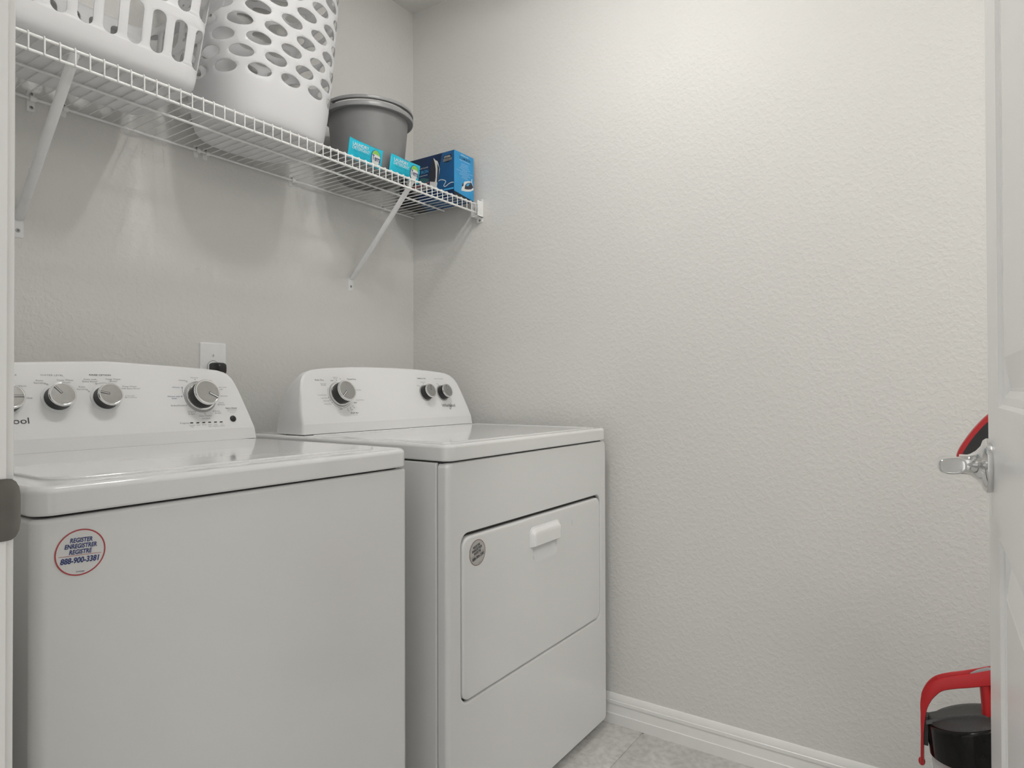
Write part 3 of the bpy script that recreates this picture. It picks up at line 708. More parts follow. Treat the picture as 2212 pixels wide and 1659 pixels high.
knob(dryer, -0.6180, 0.0808, *DC, 0.0305, 0.036, 220, 'knobgrey', 1.16, True)
knob(dryer, -0.2680, 0.0830, *DC, 0.0235, 0.027, 68, 'knobgrey', 1.14)
knob(dryer, -0.1870, 0.0829, *DC, 0.0235, 0.027, 88, 'knobgrey', 1.14)
s = 0.0034
bold = [text2d('Auto Dry', -0.6754, 0.1227, s * 1.1, 0.0303, bold=0.012), text2d('Timed Dry', -0.5616, 0.1262, s * 1.1, 0.034, bold=0.012), text2d('OFF', -0.6325, 0.1211, s * 0.9, 0.0105, bold=0.01), text2d('OFF', -0.6249, 0.0388, s * 0.9, 0.0105, bold=0.01),
        text2d('OFF', -0.5693, 0.0560, s * 0.9, 0.0105, bold=0.01), text2d('Fluff Air', -0.5802, 0.0264, s * 1.1, 0.027, bold=0.012), text2d('TEMPERATURE', -0.2695, 0.1323, s, 0.0405, bold=0.01)]
headings(bold, 'ink', DFR, dryer)
mb = MB()
for a0, a1 in ((150, 262), (272, 318), (95, 100)): mb.add(*ring2d(-0.6180, 0.0808, 0.0388, 0.0394, 24, a0, a1))
for cx, ct in ((-0.6165, 0.1222), (-0.6579, 0.0719), (-0.6551, 0.0650), (-0.6508, 0.0578), (-0.6019, 0.0382), (-0.5914, 0.0408), (-0.5806, 0.0465), (-0.2884, 0.1059), (-0.2667, 0.1149), (-0.1949, 0.1119)): mb.add(*disc2d(cx, ct, 0.0012, 10))
tag(print_obj('dial_marks', mb, 'ink', DFR, dryer, 0.0004), kind='stuff')
s = 0.0031
grey = [text2d('Heavy', -0.6180, 0.1313, s, 0.0165), text2d('Duty', -0.6193, 0.1269, s, 0.0115), text2d('70', -0.6025, 0.1265, s, 0.0055), text2d('Wrinkle', -0.6644, 0.1119, s, 0.0195), text2d('Shield', -0.6655, 0.1081, s, 0.0155),
        text2d('Cool Down', -0.6774, 0.0798, s, 0.029), text2d('Less Dry', -0.6723, 0.0710, s, 0.0215), text2d('Normal', -0.6685, 0.0632, s, 0.019), text2d('More Dry', -0.6649, 0.0544, s, 0.0235), text2d('Damp Dry', -0.5493, 0.0942, s, 0.0265),
        text2d('Cool Down', -0.5493, 0.0640, s, 0.029), text2d('10', -0.6009, 0.0332, s, 0.0055), text2d('20', -0.5878, 0.0360, s, 0.0055), text2d('30', -0.5773, 0.0419, s, 0.0055), text2d('No Heat', -0.5794, 0.0208, s * 0.7, 0.015),
        text2d('PUSH TO START', -0.1847, 0.1324, s, 0.044), text2d('Medium', -0.2671, 0.1200, s * 0.9, 0.021), text2d('Low', -0.2949, 0.1083, s * 0.9, 0.011), text2d('Off', -0.2000, 0.1153, s * 0.8, 0.007)]
print_obj('control_lettering', letter_mesh(grey), 'inkgrey', DFR, dryer, 0.0004)
logo(dryer, DFR, -0.1400, 0.0345, 0.066, 0.0105)
sticker(ddoor, -0.6790, 0.6535, DY0 - 0.0012, 0.0285, 13.8, 'stdark', 'stgrey', 'ink', 0.0011)

# =================================================================== WALL OUTLET AND PLUG
outlet = empty('wall_outlet', (-0.805, 0, 1.0265), 'white outlet cover plate on the back wall behind the washer console', 'outlet')
FW = frame((-0.805, 0, 1.085), (1, 0, 0), (0, 0, 1), (0, -1, 0))
L = [[(x, z, d) for x, z in rrect(-0.038 + i, 0.038 - i, -0.0585 + i, 0.0585 - i, 0.004, 3)] for i, d in ((0, 0), (0, 0.0028), (0.001, 0.0045), (0.004, 0.0058))]
V, F = loft(L); obj('cover_plate', [FW(v) for v in V], F, 'plate', outlet)
V, F = lathe([(0.0, 0.0066), (0.0160, 0.0066), (0.0172, 0.0060), (0.0172, 0.0050)], 32); obj('receptacle', [FW((v[0] - 0.001, v[1] - 0.009, v[2])) for v in V], F, 'plate', outlet)
V, F = lathe([(0.0172, 0.0058), (0.0172, 0.0060), (0.0182, 0.0060), (0.0182, 0.0057)], 32); obj('receptacle_gap', [FW((v[0] - 0.001, v[1] - 0.009, v[2])) for v in V], F, 'ink', outlet)
V, F = lathe([(0.0, 0.0072), (0.0028, 0.0068), (0.0034, 0.0056)], 16); sw = obj('cover_screw', [FW((v[0] - 0.001, v[1] + 0.024, v[2])) for v in V], F, 'plate', outlet)
mb = MB().box(-0.0004, 0.0004, -0.0030, 0.0030, 0.0068, 0.0076); obj('screw_slot', [FW((v[0] - 0.001, v[1] + 0.024, v[2])) for v in mb.V], mb.F, 'ink', sw, smooth=False)
plug = empty('power_plug', (-0.800, -0.03, 1.05), 'black power plug in the outlet with its cord going down behind the washer', 'plug')
L = []
for d, w, h, dz in ((0.0066, 0.0135, 0.0125, 0.0), (0.012, 0.0140, 0.0135, 0.0), (0.024, 0.0150, 0.0150, -0.001), (0.032, 0.0155, 0.0155, -0.002), (0.040, 0.0140, 0.0140, -0.003), (0.045, 0.0100, 0.0100, -0.004)):
    L.append([(x, z + dz, d) for x, z in rrect(-w, w, -h, h, 0.006, 3)])
V, F = loft(L); PB = frame((-0.806, 0, 1.0745), (0.97, 0, 0.0), (0, 0, 1), (0.12, -0.99, 0)); obj('plug_body', [PB(v) for v in V], F, 'black', plug)
V, F = tube(smooth_path([PB((0, -0.012, 0.034)), PB((0, -0.030, 0.034)), PB((0, -0.055, 0.028)), (-0.80, -0.040, 0.96), (-0.81, -0.050, 0.85), (-0.84, -0.080, 0.70), (-0.87, -0.10, 0.60)], 5), [0.0075] * 6 + [0.0042] * 25, 10)
obj('cord', V, F, 'black', plug)

# =================================================================== WIRE SHELF
ZD = 1.6642                                  # top of the deck wires
shelf = empty('wire_shelf', (-0.8, -0.16, ZD - 0.04), 'white vinyl coated wire shelf on the back wall above the machines', 'shelf')
def rod(name, y, z, r, x0, x1): V, F = tube([(x0, y, z), (x1, y, z)], r, 10); return obj(name, V, F, 'wire', shelf)
rod('back_rail', -0.0125, ZD - 0.0058, 0.0031, -1.598, -0.012)
rod('middle_rail', -0.172, ZD - 0.0058, 0.0031, -1.598, -0.022)
rod('front_rail', -0.3175, ZD - 0.0060, 0.0032, -1.598, -0.006)
rod('lip_rail', -0.3180, 1.6290, 0.0032, -1.598, -0.006)
path = [(0, -0.0090, ZD - 0.0014), (0, -0.3170, ZD - 0.0014), (0, -0.3205, ZD - 0.0024), (0, -0.3222, ZD - 0.0060), (0, -0.3222, 1.6270)]
x = -1.3505; k0 = None
SH = WL[shelf]
for k in range(-9, 53):
    xx = x + 0.0254 * k
    if xx > -0.014: break
    if k0 is None:
        V, F = tube([Vector(p) + Vector((xx, 0, 0)) for p in path], 0.00138, 6, caps=True, up=(1, 0, 0)); k0 = obj('wire', V, F, 'wire', shelf, loc=(xx, -0.16, ZD))
    else: copy_part(k0, shelf, (xx, -0.16, ZD))
def screw(c, n, r, parent):
    n = Vector(n); a = n.orthogonal().normalized(); b = n.cross(a); FRs = frame(c, a, b, n)
    V, F = lathe([(r, 0.0), (r, 0.0006), (r * 0.75, 0.0014), (0.0, 0.0016)], 14); s_ = obj('screw', [FRs(v) for v in V], F, 'screw', parent)
    mb = MB().box(-r * 0.5, r * 0.5, -r * 0.12, r * 0.12, 0.0012, 0.0019).box(-r * 0.12, r * 0.12, -r * 0.5, r * 0.5, 0.0012, 0.0019); mb.xf(FRs); obj('screw_recess', mb.V, mb.F, 'ink', parent, smooth=False)
def clip(xc, big):
    mb = MB(); z = ZD - 0.0058; w = 0.0062 if not big else 0.0075
    lo_, hi_ = (0.016, 0.018) if not big else (0.026, 0.022)
    for z0, z1 in ((z - lo_, z + hi_),):
        V, F = rbox(-w, w, -(z1 - z0) / 2, (z1 - z0) / 2, 0, 0.0028, 0.004, 0.001, n=3, k=2); mb.add([(v[0] + xc, -v[2], v[1] + (z0 + z1) / 2) for v in V], F)
    V, F = lathe([(0.0062, -w * 0.8), (0.0062, w * 0.8)], 18, -120, 120, False, False); mb.add([(v[2] + xc, -0.0125 - v[0] * 1.0, z + v[1]) for v in V], F)
    V, F = lathe([(0.0048, -w * 0.8), (0.0048, w * 0.8)], 18, -120, 120, False, False); mb.add([(v[2] + xc, -0.0125 - v[0] * 1.0, z + v[1]) for v in V], F)
    c = obj('wall_clip', mb.V, mb.F, 'clip', shelf)
    screw((xc + 0.001, -0.0028, z + hi_ - 0.008), (0, -1, 0), 0.0040, c)
    if big: screw((xc + 0.001, -0.0028, z - lo_ + 0.009), (0, -1, 0), 0.0042, c)
for xc, big in ((-1.2355, True), (-1.1715, False), (-0.8545, False), (-0.8285, False), (-0.5505, False), (-0.1640, False)): clip(xc, big)
def bracket(xt, xb):
    A = Vector((xt, -0.312, ZD - 0.010)); B = Vector((xb, -0.0075, 1.389)); d = (B - A).normalized(); sx = Vector((1, 0, 0)); nn = d.cross(sx).normalized()
    if nn.y > 0: nn = -nn
    L = []
    for p, wd, dep in ((A - d * 0.004, 0.0085, 0.004), (A + d * 0.012, 0.0085, 0.007), (A + d * 0.03, 0.0098, 0.0085), ((A + B) / 2, 0.0098, 0.0085), (B - d * 0.03, 0.0098, 0.0085), (B - d * 0.008, 0.0100, 0.005), (B + d * 0.003, 0.0105, 0.0012)):
        row = []
        for i in range(9):
            a = R_(180 * i / 8); row.append(p + sx * (wd * math.cos(a)) + nn * (dep * math.sin(a)))
        for i in range(8, -1, -1):
            a = R_(180 * i / 8); row.append(p + sx * ((wd - 0.0012) * math.cos(a)) + nn * (max(0.0003, dep - 0.0012) * math.sin(a) - 0.0004))
        L.append(row)
    V, F = loft(L); mb = MB().add(V, F)
    V, F = rbox(-0.0112, 0.0112, 0, 0.044, 0, 0.0018, 0.004, 0.0005, n=3, k=1); mb.add([(v[0] + xb, -v[2], 1.3480 + v[1]) for v in V], F)
    V, F = rbox(-0.0110, 0.0110, 0, 0.020, 0, 0.0015, 0.002, 0.0003, n=2, k=1); mb.add([(v[0] + xt, -0.3125 + v[1], ZD - 0.0125 + v[2]) for v in V], F)
    b = obj('support_bracket', mb.V, mb.F, 'bracket', shelf, angle=50)
    screw((xb, -0.0018, 1.3635), (0, -1, 0), 0.0046, b)
bracket(-1.272, -1.2585); bracket(-0.3400, -0.3085)
# end bracket cupped on the right wall
mb = MB()
V, F = rbox(-0.0125, 0.0125, 0, 0.081, 0, 0.0034, 0.002, 0.0008, n=2, k=2); mb.add([(-v[2], v[0] - 0.3180, 1.5985 + v[1]) for v in V], F)
mb.box(-0.0335, -0.003, -0.3330, -0.3312, 1.6130, 1.6680).box(-0.0335, -0.003, -0.3330, -0.3035, 1.6130, 1.6148).box(-0.0335, -0.003, -0.3053, -0.3035, 1.6130, 1.6600)
eb = obj('end_bracket', mb.V, mb.F, 'clip', shelf, smooth=False)
screw((-0.0034, -0.3190, 1.6735), (-1, 0, 0), 0.0042, eb); screw((-0.0034, -0.3190, 1.6055), (-1, 0, 0), 0.0042, eb)

# =================================================================== LAUNDRY BASKET (slotted) and HAMPER (oval holes)
def shell(profile, ring, holes, nu, nv, bottom=True):
    """surface of revolution-like shell. profile(v) -> z, scale ; ring(u, scale, z) -> point.  holes: polygons in (u, v) domain"""
    hp = []
    for h in holes:
        if min(p[0] for p in h) > 0.004 and max(p[0] for p in h) < 0.996: hp.append(h)
    outer = [(i / nu, 0.0) for i in range(nu)] + [(1.0, j / nv) for j in range(nv)] + [(1 - i / nu, 1.0) for i in range(nu)] + [(0.0, 1 - j / nv) for j in range(nv)]
    bb = [(min(p[0] for p in h) - 0.3 / nu, max(p[0] for p in h) + 0.3 / nu, min(p[1] for p in h) - 0.3 / nv, max(p[1] for p in h) + 0.3 / nv) for h in hp]
    extra = []
    for i in range(1, nu):
        for j in range(1, nv):
            p = (i / nu, j / nv)
            if not any(b[0] < p[0] < b[1] and b[2] < p[1] < b[3] for b in bb): extra.append(p)
    V2, T2 = cdt_plate(outer, hp, extra)
    V = [ring(a, b) for a, b in V2]; F = [list(t) for t in T2]
    if bottom:
        o = len(V); V += [ring(i / nu, 0.0) for i in range(nu)]; F.append(list(range(o, o + nu)))
    return V, F

def sup(a, n):                                                     # superellipse direction
    c, s_ = math.cos(a), math.sin(a)
    return (math.copysign(abs(c) ** (2 / n), c), math.copysign(abs(s_) ** (2 / n), s_))

def lerp_table(tab, v):
    for (v0, *a), (v1, *b) in zip(tab, tab[1:]):
        if v <= v1 + 1e-9:
            t = (v - v0) / (v1 - v0); return [p + (q - p) * t for p, q in zip(a, b)]
    return tab[-1][1:]

# hamper ------------------------------------------------------------
HX, HY, HZ0 = -0.772, -0.170, ZD + 0.0006
HT = [(0.0, 0.124, 0.112, HZ0), (0.010, 0.138, 0.124, HZ0 + 0.0015), (0.022, 0.147, 0.132, HZ0 + 0.006), (0.036, 0.153, 0.1375, HZ0 + 0.016), (0.052, 0.1565, 0.1405, HZ0 + 0.032), (0.12, 0.166, 0.147, HZ0 + 0.086),
      (0.34, 0.182, 0.155, HZ0 + 0.20), (0.65, 0.198, 0.163, HZ0 + 0.38), (1.0, 0.211, 0.168, HZ0 + 0.58)]
def hring(u, v):
    a_, b_, z_ = lerp_table(HT, v); c, s_ = sup(2 * math.pi * u + math.pi / 2, 2.65); return (HX + a_ * c, HY + b_ * s_, z_)
def hv(z):                                                         # inverse of the profile
    for (v0, a0, b0, z0), (v1, a1, b1, z1) in zip(HT, HT[1:]):
        if z0 <= z <= z1: return v0 + (v1 - v0) * (z - z0) / (z1 - z0)
    return 1.0
# arc length parameter so that the holes are evenly spaced round the rounded-rectangle section
SEG = 720; cum = [0.0]
for i in range(SEG):
    p, q = Vector(hring(i / SEG, 0.4)), Vector(hring((i + 1) / SEG, 0.4)); cum.append(cum[-1] + (q - p).length)
PER = cum[-1]
def arc_u(s_):
    s_ = s_ % 1.0 * PER; lo_, hi_ = 0, SEG
    while hi_ - lo_ > 1:
        mid = (lo_ + hi_) // 2
        if cum[mid] <= s_: lo_ = mid
        else: hi_ = mid
    return (lo_ + (s_ - cum[lo_]) / max(1e-9, cum[lo_ + 1] - cum[lo_])) / SEG
NH = 13; holes = []
HOFF = 0.30
for r_ in range(13):
    zc_ = HZ0 + 0.126 + 0.0365 * r_
    if zc_ > HZ0 + 0.555: break
    for k in range(NH):
        s0 = (k + HOFF + (0.5 if r_ % 2 else 0.0)) / NH
        poly = []
        for i in range(22):
            t = 2 * math.pi * i / 22
            poly.append((s0 + 0.0305 / PER * math.cos(t), hv(zc_ + 0.0148 * math.sin(t))))
        holes.append(poly)
def hring2(u, v): return hring(arc_u(u) if 0 < u < 1 else u % 1.0, v)
V, F = shell(None, hring2, holes, 104, 60)
hamper = empty('laundry_hamper', (HX, HY, HZ0), 'tall white plastic hamper with oval holes on the wire shelf', 'hamper')
hb = obj('hamper_body', V, F, 'basket', hamper, angle=50)
md = hb.modifiers.new('wall', 'SOLIDIFY'); md.thickness = 0.0028; md.offset = -1
md = hb.modifiers.new('weighted', 'WEIGHTED_NORMAL'); md.weight = 60
V, F = tube([hring(i / 80, 1.0) for i in range(80)] + [hring(0, 1.0)], 0.007, 10, caps=False); obj('hamper_rim', V, F, 'basket', hamper)

# basket ------------------------------------------------------------
BX0, BX1, BY0, BY1, BZ0 = -1.565, -1.0210, -0.3215, -0.0550, ZD + 0.0006
BT = [(0.0, -0.052, 0.010, BZ0), (0.02, -0.030, 0.018, BZ0 + 0.0015), (0.05, -0.014, 0.028, BZ0 + 0.007), (0.09, -0.004, 0.036, BZ0 + 0.019), (0.14, 0.0, 0.040, BZ0 + 0.034), (1.0, 0.030, 0.055, BZ0 + 0.245)]
def bring(u, v):
    off, r, z_ = lerp_table(BT, v)
    x0, x1, y0, y1 = BX0 - off, BX1 + off, BY0 - off * 0.85, BY1 + min(off, 0.045)
    w, h = x1 - x0 - 2 * r, y1 - y0 - 2 * r; q = math.pi * r / 2
    segs = [('b', h / 2), ('c', q, 0), ('t', w), ('c', q, 1), ('l', h), ('c', q, 2), ('m', w), ('c', q, 3), ('e', h / 2)]
    # fixed fractions so columns stay vertical: use reference lengths
    ref = BREF; t = u * sum(ref); k = 0
    while k < 8 and t > ref[k]: t -= ref[k]; k += 1
    f = min(1.0, t / ref[k])
    cxr, cxl, cyt, cyb = x1 - r, x0 + r, y1 - r, y0 + r; cy_ = (y0 + y1) / 2
    if k == 0: return (x0, cy_ - f * h / 2, z_)                                   # left side, going to the front
    if k == 1: a = R_(180 + 90 * f); return (cxl + r * math.cos(a), cyb + r * math.sin(a), z_)
    if k == 2: return (cxl + f * w, y0, z_)                                        # front
    if k == 3: a = R_(270 + 90 * f); return (cxr + r * math.cos(a), cyb + r * math.sin(a), z_)
    if k == 4: return (x1, cyb + f * h, z_)                                        # right side
    if k == 5: a = R_(90 * f); return (cxr + r * math.cos(a), cyt + r * math.sin(a), z_)
    if k == 6: return (cxr - f * w, y1, z_)
    if k == 7: a = R_(90 + 90 * f); return (cxl + r * math.cos(a), cyt + r * math.sin(a), z_)
    return (x0, cyt - f * h / 2, z_)
_w, _h, _q = BX1 - BX0 - 0.08, BY1 - BY0 - 0.08, math.pi * 0.04 / 2
BREF = [_h / 2, _q, _w, _q, _h, _q, _w, _q, _h / 2]; BP = sum(BREF)
def bv(z): return 0.14 + (z - BZ0 - 0.034) / 0.211 * 0.86
holes = []
def slot(sc, z0, z1, hw):
    poly = []; r = hw
    for i in range(9): a = R_(180 * i / 8); poly.append(((sc + r * math.cos(a)) / BP, bv(z1 - r * 0.9 + r * 0.9 * math.sin(a))))
    for i in range(9): a = R_(180 + 180 * i / 8); poly.append(((sc + r * math.cos(a)) / BP, bv(z0 + r * 0.9 + r * 0.9 * math.sin(a))))
    holes.append(poly)
s_front = BREF[0] + BREF[1] + BREF[2]                          # arc position of the front/right corner start
cols = [s_front + 0.024 - 0.0445 * k for k in range(13)] + [s_front + _q + 0.020 + 0.0445 * k for k in range(5)]
sb = s_front + _q + _h + _q
cols += [sb + 0.020 + 0.0445 * k for k in range(10)] + [0.030, 0.030 + 0.0445]
for c in cols:
    slot(c, BZ0 + 0.052, BZ0 + 0.140, 0.0138); slot(c, BZ0 + 0.160, BZ0 + 0.226, 0.0138)
V, F = shell(None, bring, holes, 132, 34)
basket = empty('laundry_basket', ((BX0 + BX1) / 2, (BY0 + BY1) / 2, BZ0), 'low white laundry basket with tall slots at the left end of the shelf', 'laundry basket')
bb_ = obj('basket_body', V, F, 'basket', basket, angle=50)
md = bb_.modifiers.new('wall', 'SOLIDIFY'); md.thickness = 0.0028; md.offset = -1
md = bb_.modifiers.new('weighted', 'WEIGHTED_NORMAL'); md.weight = 60
N_ = 120; L = []
for off, dz in ((-0.001, 0.0), (0.010, 0.002), (0.020, -0.002), (0.026, -0.014), (0.0245, -0.0145), (0.018, -0.004), (0.009, -0.001), (-0.001, -0.003)):
    row = []
    for i in range(N_):
        p = Vector(bring(i / N_, 1.0)); c = Vector(((BX0 + BX1) / 2, (BY0 + BY1) / 2, p.z)); n_ = (Vector(bring((i + 0.01) / N_, 1.0)) - p)
        n_ = Vector((n_.y, -n_.x, 0)); n_ = n_.normalized() if n_.length > 0 else (p - c).normalized()
        if n_.dot(p - c) < 0: n_ = -n_
        q_ = p + n_ * off + Vector((0, 0, dz)); q_.y = min(q_.y, -0.003); q_.x = max(q_.x, -1.5985); row.append(q_)
    L.append(row)
L.append(L[0]); V, F = loft(L, False, False); obj('basket_rim', V, F, 'basket', basket, angle=60)

# =================================================================== BUCKET
UX, UY, UZ = -0.3880, -0.1720, ZD + 0.0006
bucket = empty('bucket', (UX, UY, UZ), 'round dark grey plastic bucket with a rim and folded handle on the shelf', 'bucket')
fr = frame((UX, UY, UZ), (1, 0, 0), (0, 1, 0), (0, 0, 1))
V, F = lathe([(0.0, 0.004), (0.076, 0.004), (0.078, 0.0), (0.088, 0.0), (0.0945, 0.005), (0.1010, 0.016), (0.1065, 0.040), (0.1125, 0.080), (0.1185, 0.140), (0.1240, 0.200), (0.1210, 0.200), (0.1155, 0.140), (0.1090, 0.080), (0.0970, 0.020), (0.0, 0.014)], 56)
obj('bucket_body', [fr(v) for v in V], F, 'bucket', bucket)
V, F = lathe([(0.1225, 0.1890), (0.1300, 0.1895), (0.1370, 0.1870), (0.1385, 0.1880), (0.1395, 0.1950), (0.1380, 0.2010), (0.1320, 0.2040), (0.1225, 0.2040), (0.1210, 0.200)], 56)
obj('bucket_rim', [fr(v) for v in V], F, 'bucketrim', bucket)
V, F = lathe([(0.1260, 0.2100), (0.1385, 0.2090), (0.1395, 0.2125), (0.1380, 0.2180), (0.1280, 0.2190), (0.1255, 0.2140)], 40, 172, 344)
n6 = 41; F = [list(f) for f in F]
F += [[5 * n6 + i, 5 * n6 + i + 1, i + 1, i] for i in range(40)]
F += [[k * n6 for k in range(6)], [k * n6 + 40 for k in range(6)][::-1]]
obj('bucket_handle', [fr(v) for v in V], F, 'bucketrim', bucket)
for a in (172, 344):
    c = fr((0.131 * math.cos(R_(a)), 0.131 * math.sin(R_(a)), 0.203)); V, F = rbox(c.x - 0.007, c.x + 0.007, c.y - 0.007, c.y + 0.007, c.z - 0.002, c.z + 0.018, 0.004, 0.003, n=3, k=2); obj('handle_pivot', V, F, 'bucketrim', bucket)
for a, h_ in ((-49.5, 0.098), (-50.2, 0.088)):
    nrm = Vector((math.cos(R_(a)), math.sin(R_(a)), 0)); rr = 0.1065 + (h_ - 0.040) / 0.100 * 0.0120
    FB = frame(Vector((UX, UY, UZ + h_)) + nrm * (rr + 0.0002), (-nrm.y, nrm.x, 0), (0, 0, 1), nrm)
    print_obj('graduation_mark', letter_mesh([text2d('L' if h_ > 0.09 else '8', 0, 0, 0.0045, 0.0026, bold=0.02)]), 'white', FB, bucket, 0.0004)

# =================================================================== STEAM IRON CARTON
CX0, CX1, CY0, CY1, CZ0, CZ1 = -0.130, -0.0245, -0.3060, -0.0560, ZD + 0.0008, 1.8190
carton = empty('steam_iron_box', ((CX0 + CX1) / 2, -0.18, CZ0), 'blue steam iron carton with a loose end flap at the right end of the shelf', 'box')
mb = MB().box(CX0, CX1, CY0, CY1, CZ0, CZ1); obj('carton_body', mb.V, mb.F, 'boxnavy', carton, smooth=False)
LF = frame((CX0, 0, 0), (0, 1, 0), (0, 0, 1), (-1, 0, 0))        # long side facing the camera: (y, z)
EFl = frame((0, CY0, 0), (1, 0, 0), (0, 0, 1), (0, -1, 0))       # end facing the room: (x, z)
UF = frame((0, 0, CZ0), (1, 0, 0), (0, 1, 0), (0, 0, -1))        # underside (x, y)
def poly_print(name, P, m, FR, parent, lift): return print_obj(name, MB().add([(a, b, 0) for a, b in P], [tuple(range(len(P)))]), m, FR, parent, lift)
poly_print('black_print', [(-0.0562, CZ0 + 0.0005), (-0.150, CZ0 + 0.0005), (-0.120, CZ1 - 0.0003), (-0.0562, CZ1 - 0.0003)], 'boxblack', LF, carton, 0.0002)
poly_print('mid_blue_print', [(-0.305, CZ0 + 0.030), (-0.215, CZ0 + 0.030), (-0.240, 1.765), (-0.255, CZ1 - 0.0003), (-0.305, CZ1 - 0.0003)], 'boxmid', LF, carton, 0.0002)
poly_print('end_hollow_shade', [(CX0 + 0.001, CZ0), (CX1 - 0.001, CZ0), (CX1 - 0.001, 1.70), (CX0 + 0.001, 1.70)], 'boxblack', EFl, carton, 0.0002)  # shade of the hollow box end, painted black behind the flap
poly_print('underside_black_print', [(CX0, -0.150), (CX1 - 0.006, -0.100), (CX1 - 0.006, -0.0562), (CX0, -0.0562)], 'boxblack', UF, carton, 0.0002)
poly_print('underside_blue_print', [(CX0, -0.305), (CX1, -0.305), (CX1, -0.101), (CX0, -0.151)], 'boxmid', UF, carton, 0.0002)
mb = letter_mesh([text2d('UTOPIA HOME', 0, 0, 0.005, 0.085)]); UT = frame((-0.105, -0.165, CZ0), (0.15, -0.99, 0), (-0.99, -0.15, 0), (0, 0, -1)); print_obj('underside_lettering', mb, 'white', UT, carton, 0.0006)
# long side artwork
LT = frame((CX0, 0, 0), (0, -1, 0), (0, 0, 1), (-1, 0, 0))        # reading direction runs to -y
fl_ = lambda P: [(-a, b) for a, b in P]
poly_print('garment_print', fl_([(-0.1463, 1.7479), (-0.1721, 1.7492), (-0.1953, 1.7406), (-0.1929, 1.7323), (-0.1697, 1.7278), (-0.1463, 1.7373)]), 'teal', LT, carton, 0.0004)
poly_print('garment_print', fl_([(-0.0900, 1.7200), (-0.1344, 1.7244), (-0.1721, 1.7256), (-0.1952, 1.7319), (-0.1952, 1.7267), (-0.1392, 1.7201), (-0.0950, 1.7150)]), 'pink', LT, carton, 0.0005)
poly_print('garment_print', fl_([(-0.1100, 1.7050), (-0.1392, 1.7190), (-0.1975, 1.7228), (-0.1952, 1.7050), (-0.1391, 1.6950)]), 'boxgrey', LT, carton, 0.0004)
poly_print('iron_body_print', fl_([(-0.2172, 1.8084), (-0.2262, 1.7987), (-0.2330, 1.7960), (-0.2375, 1.7878), (-0.2442, 1.7659), (-0.2408, 1.7493), (-0.2329, 1.7164), (-0.2294, 1.6997), (-0.1987, 1.7121), (-0.1998, 1.7302), (-0.1990, 1.7440), (-0.2030, 1.7742), (-0.2110, 1.8004)]), 'white', LT, carton, 0.0006)
poly_print('iron_sole_print', fl_([(-0.2165, 1.8070), (-0.2092, 1.8004), (-0.2011, 1.7742), (-0.1953, 1.744), (-0.1987, 1.7312), (-0.2225, 1.7254), (-0.2262, 1.7400), (-0.2264, 1.7689), (-0.2225, 1.7903)]), 'irondark', LT, carton, 0.0008)
poly_print('iron_shell_print', fl_([(-0.2330, 1.7887), (-0.2420, 1.7698), (-0.2397, 1.7461), (-0.2340, 1.7196), (-0.2310, 1.7256), (-0.2345, 1.7681)]), 'irondark', LT, carton, 0.0008)
cp = smooth_path([(-a, b, 0) for a, b in ((-0.2385, 1.7257), (-0.2475, 1.7283), (-0.2631, 1.7246), (-0.2709, 1.7180), (-0.2653, 1.7105), (-0.2620, 1.7051), (-0.2698, 1.7020), (-0.2852, 1.7086), (-0.2962, 1.7108), (-0.3055, 1.7092))], 5)
V, F = [], []
for i, p in enumerate(cp):
    d_ = (cp[min(i + 1, len(cp) - 1)] - cp[max(i - 1, 0)]).normalized(); n_ = Vector((-d_.y, d_.x, 0)) * 0.0013; V += [p - n_, p + n_]
    if i: F.append((2 * i - 2, 2 * i - 1, 2 * i + 1, 2 * i))
print_obj('cord_print', MB().add(V, F), 'white', LT, carton, 0.0006)
poly_print('stripe_print', fl_([(-0.2564, 1.6890), (-0.2620, 1.6940), (-0.3055, 1.6935), (-0.3055, 1.6875)]), 'boxblue2', LT, carton, 0.0006)
poly_print('brand_badge_print', fl_([(-0.2600, 1.7962), (-0.2611, 1.8060), (-0.2953, 1.8072), (-0.2964, 1.7965)]), 'boxblack', LT, carton, 0.0006)
poly_print('brand_badge_print', fl_([(-0.2590, 1.7862), (-0.2600, 1.7962), (-0.2982, 1.7960), (-0.2975, 1.7878)]), 'boxgrey', LT, carton, 0.0006)
poly_print('brand_badge_print', fl_([(-0.2590, 1.7862), (-0.2975, 1.7878), (-0.2790, 1.7815)]), 'boxblack', LT, carton, 0.0005)
mb = letter_mesh([text2d('UTOPIA', 0.2780, 1.8015, 0.0056, 0.0285, bold=0.02), text2d('PREMIUM CLASS', 0.1915, 1.7825, 0.0046, 0.060, align='r'), text2d('STEAM FUNCTION', 0.1890, 1.7562, 0.0036, 0.062, align='r', bold=0.01)])
print_obj('white_lettering', mb, 'white', LT, carton, 0.0009)
print_obj('blue_lettering', letter_mesh([text2d('STEAM IRON', 0.1922, 1.7690, 0.0108, 0.080, align='r', bold=0.008)]), 'boxblue2', LT, carton, 0.0009)
print_obj('grey_lettering', letter_mesh([text2d('HOME', 0.2790, 1.7915, 0.0030, 0.016)]), 'boxblack', LT, carton, 0.0009)
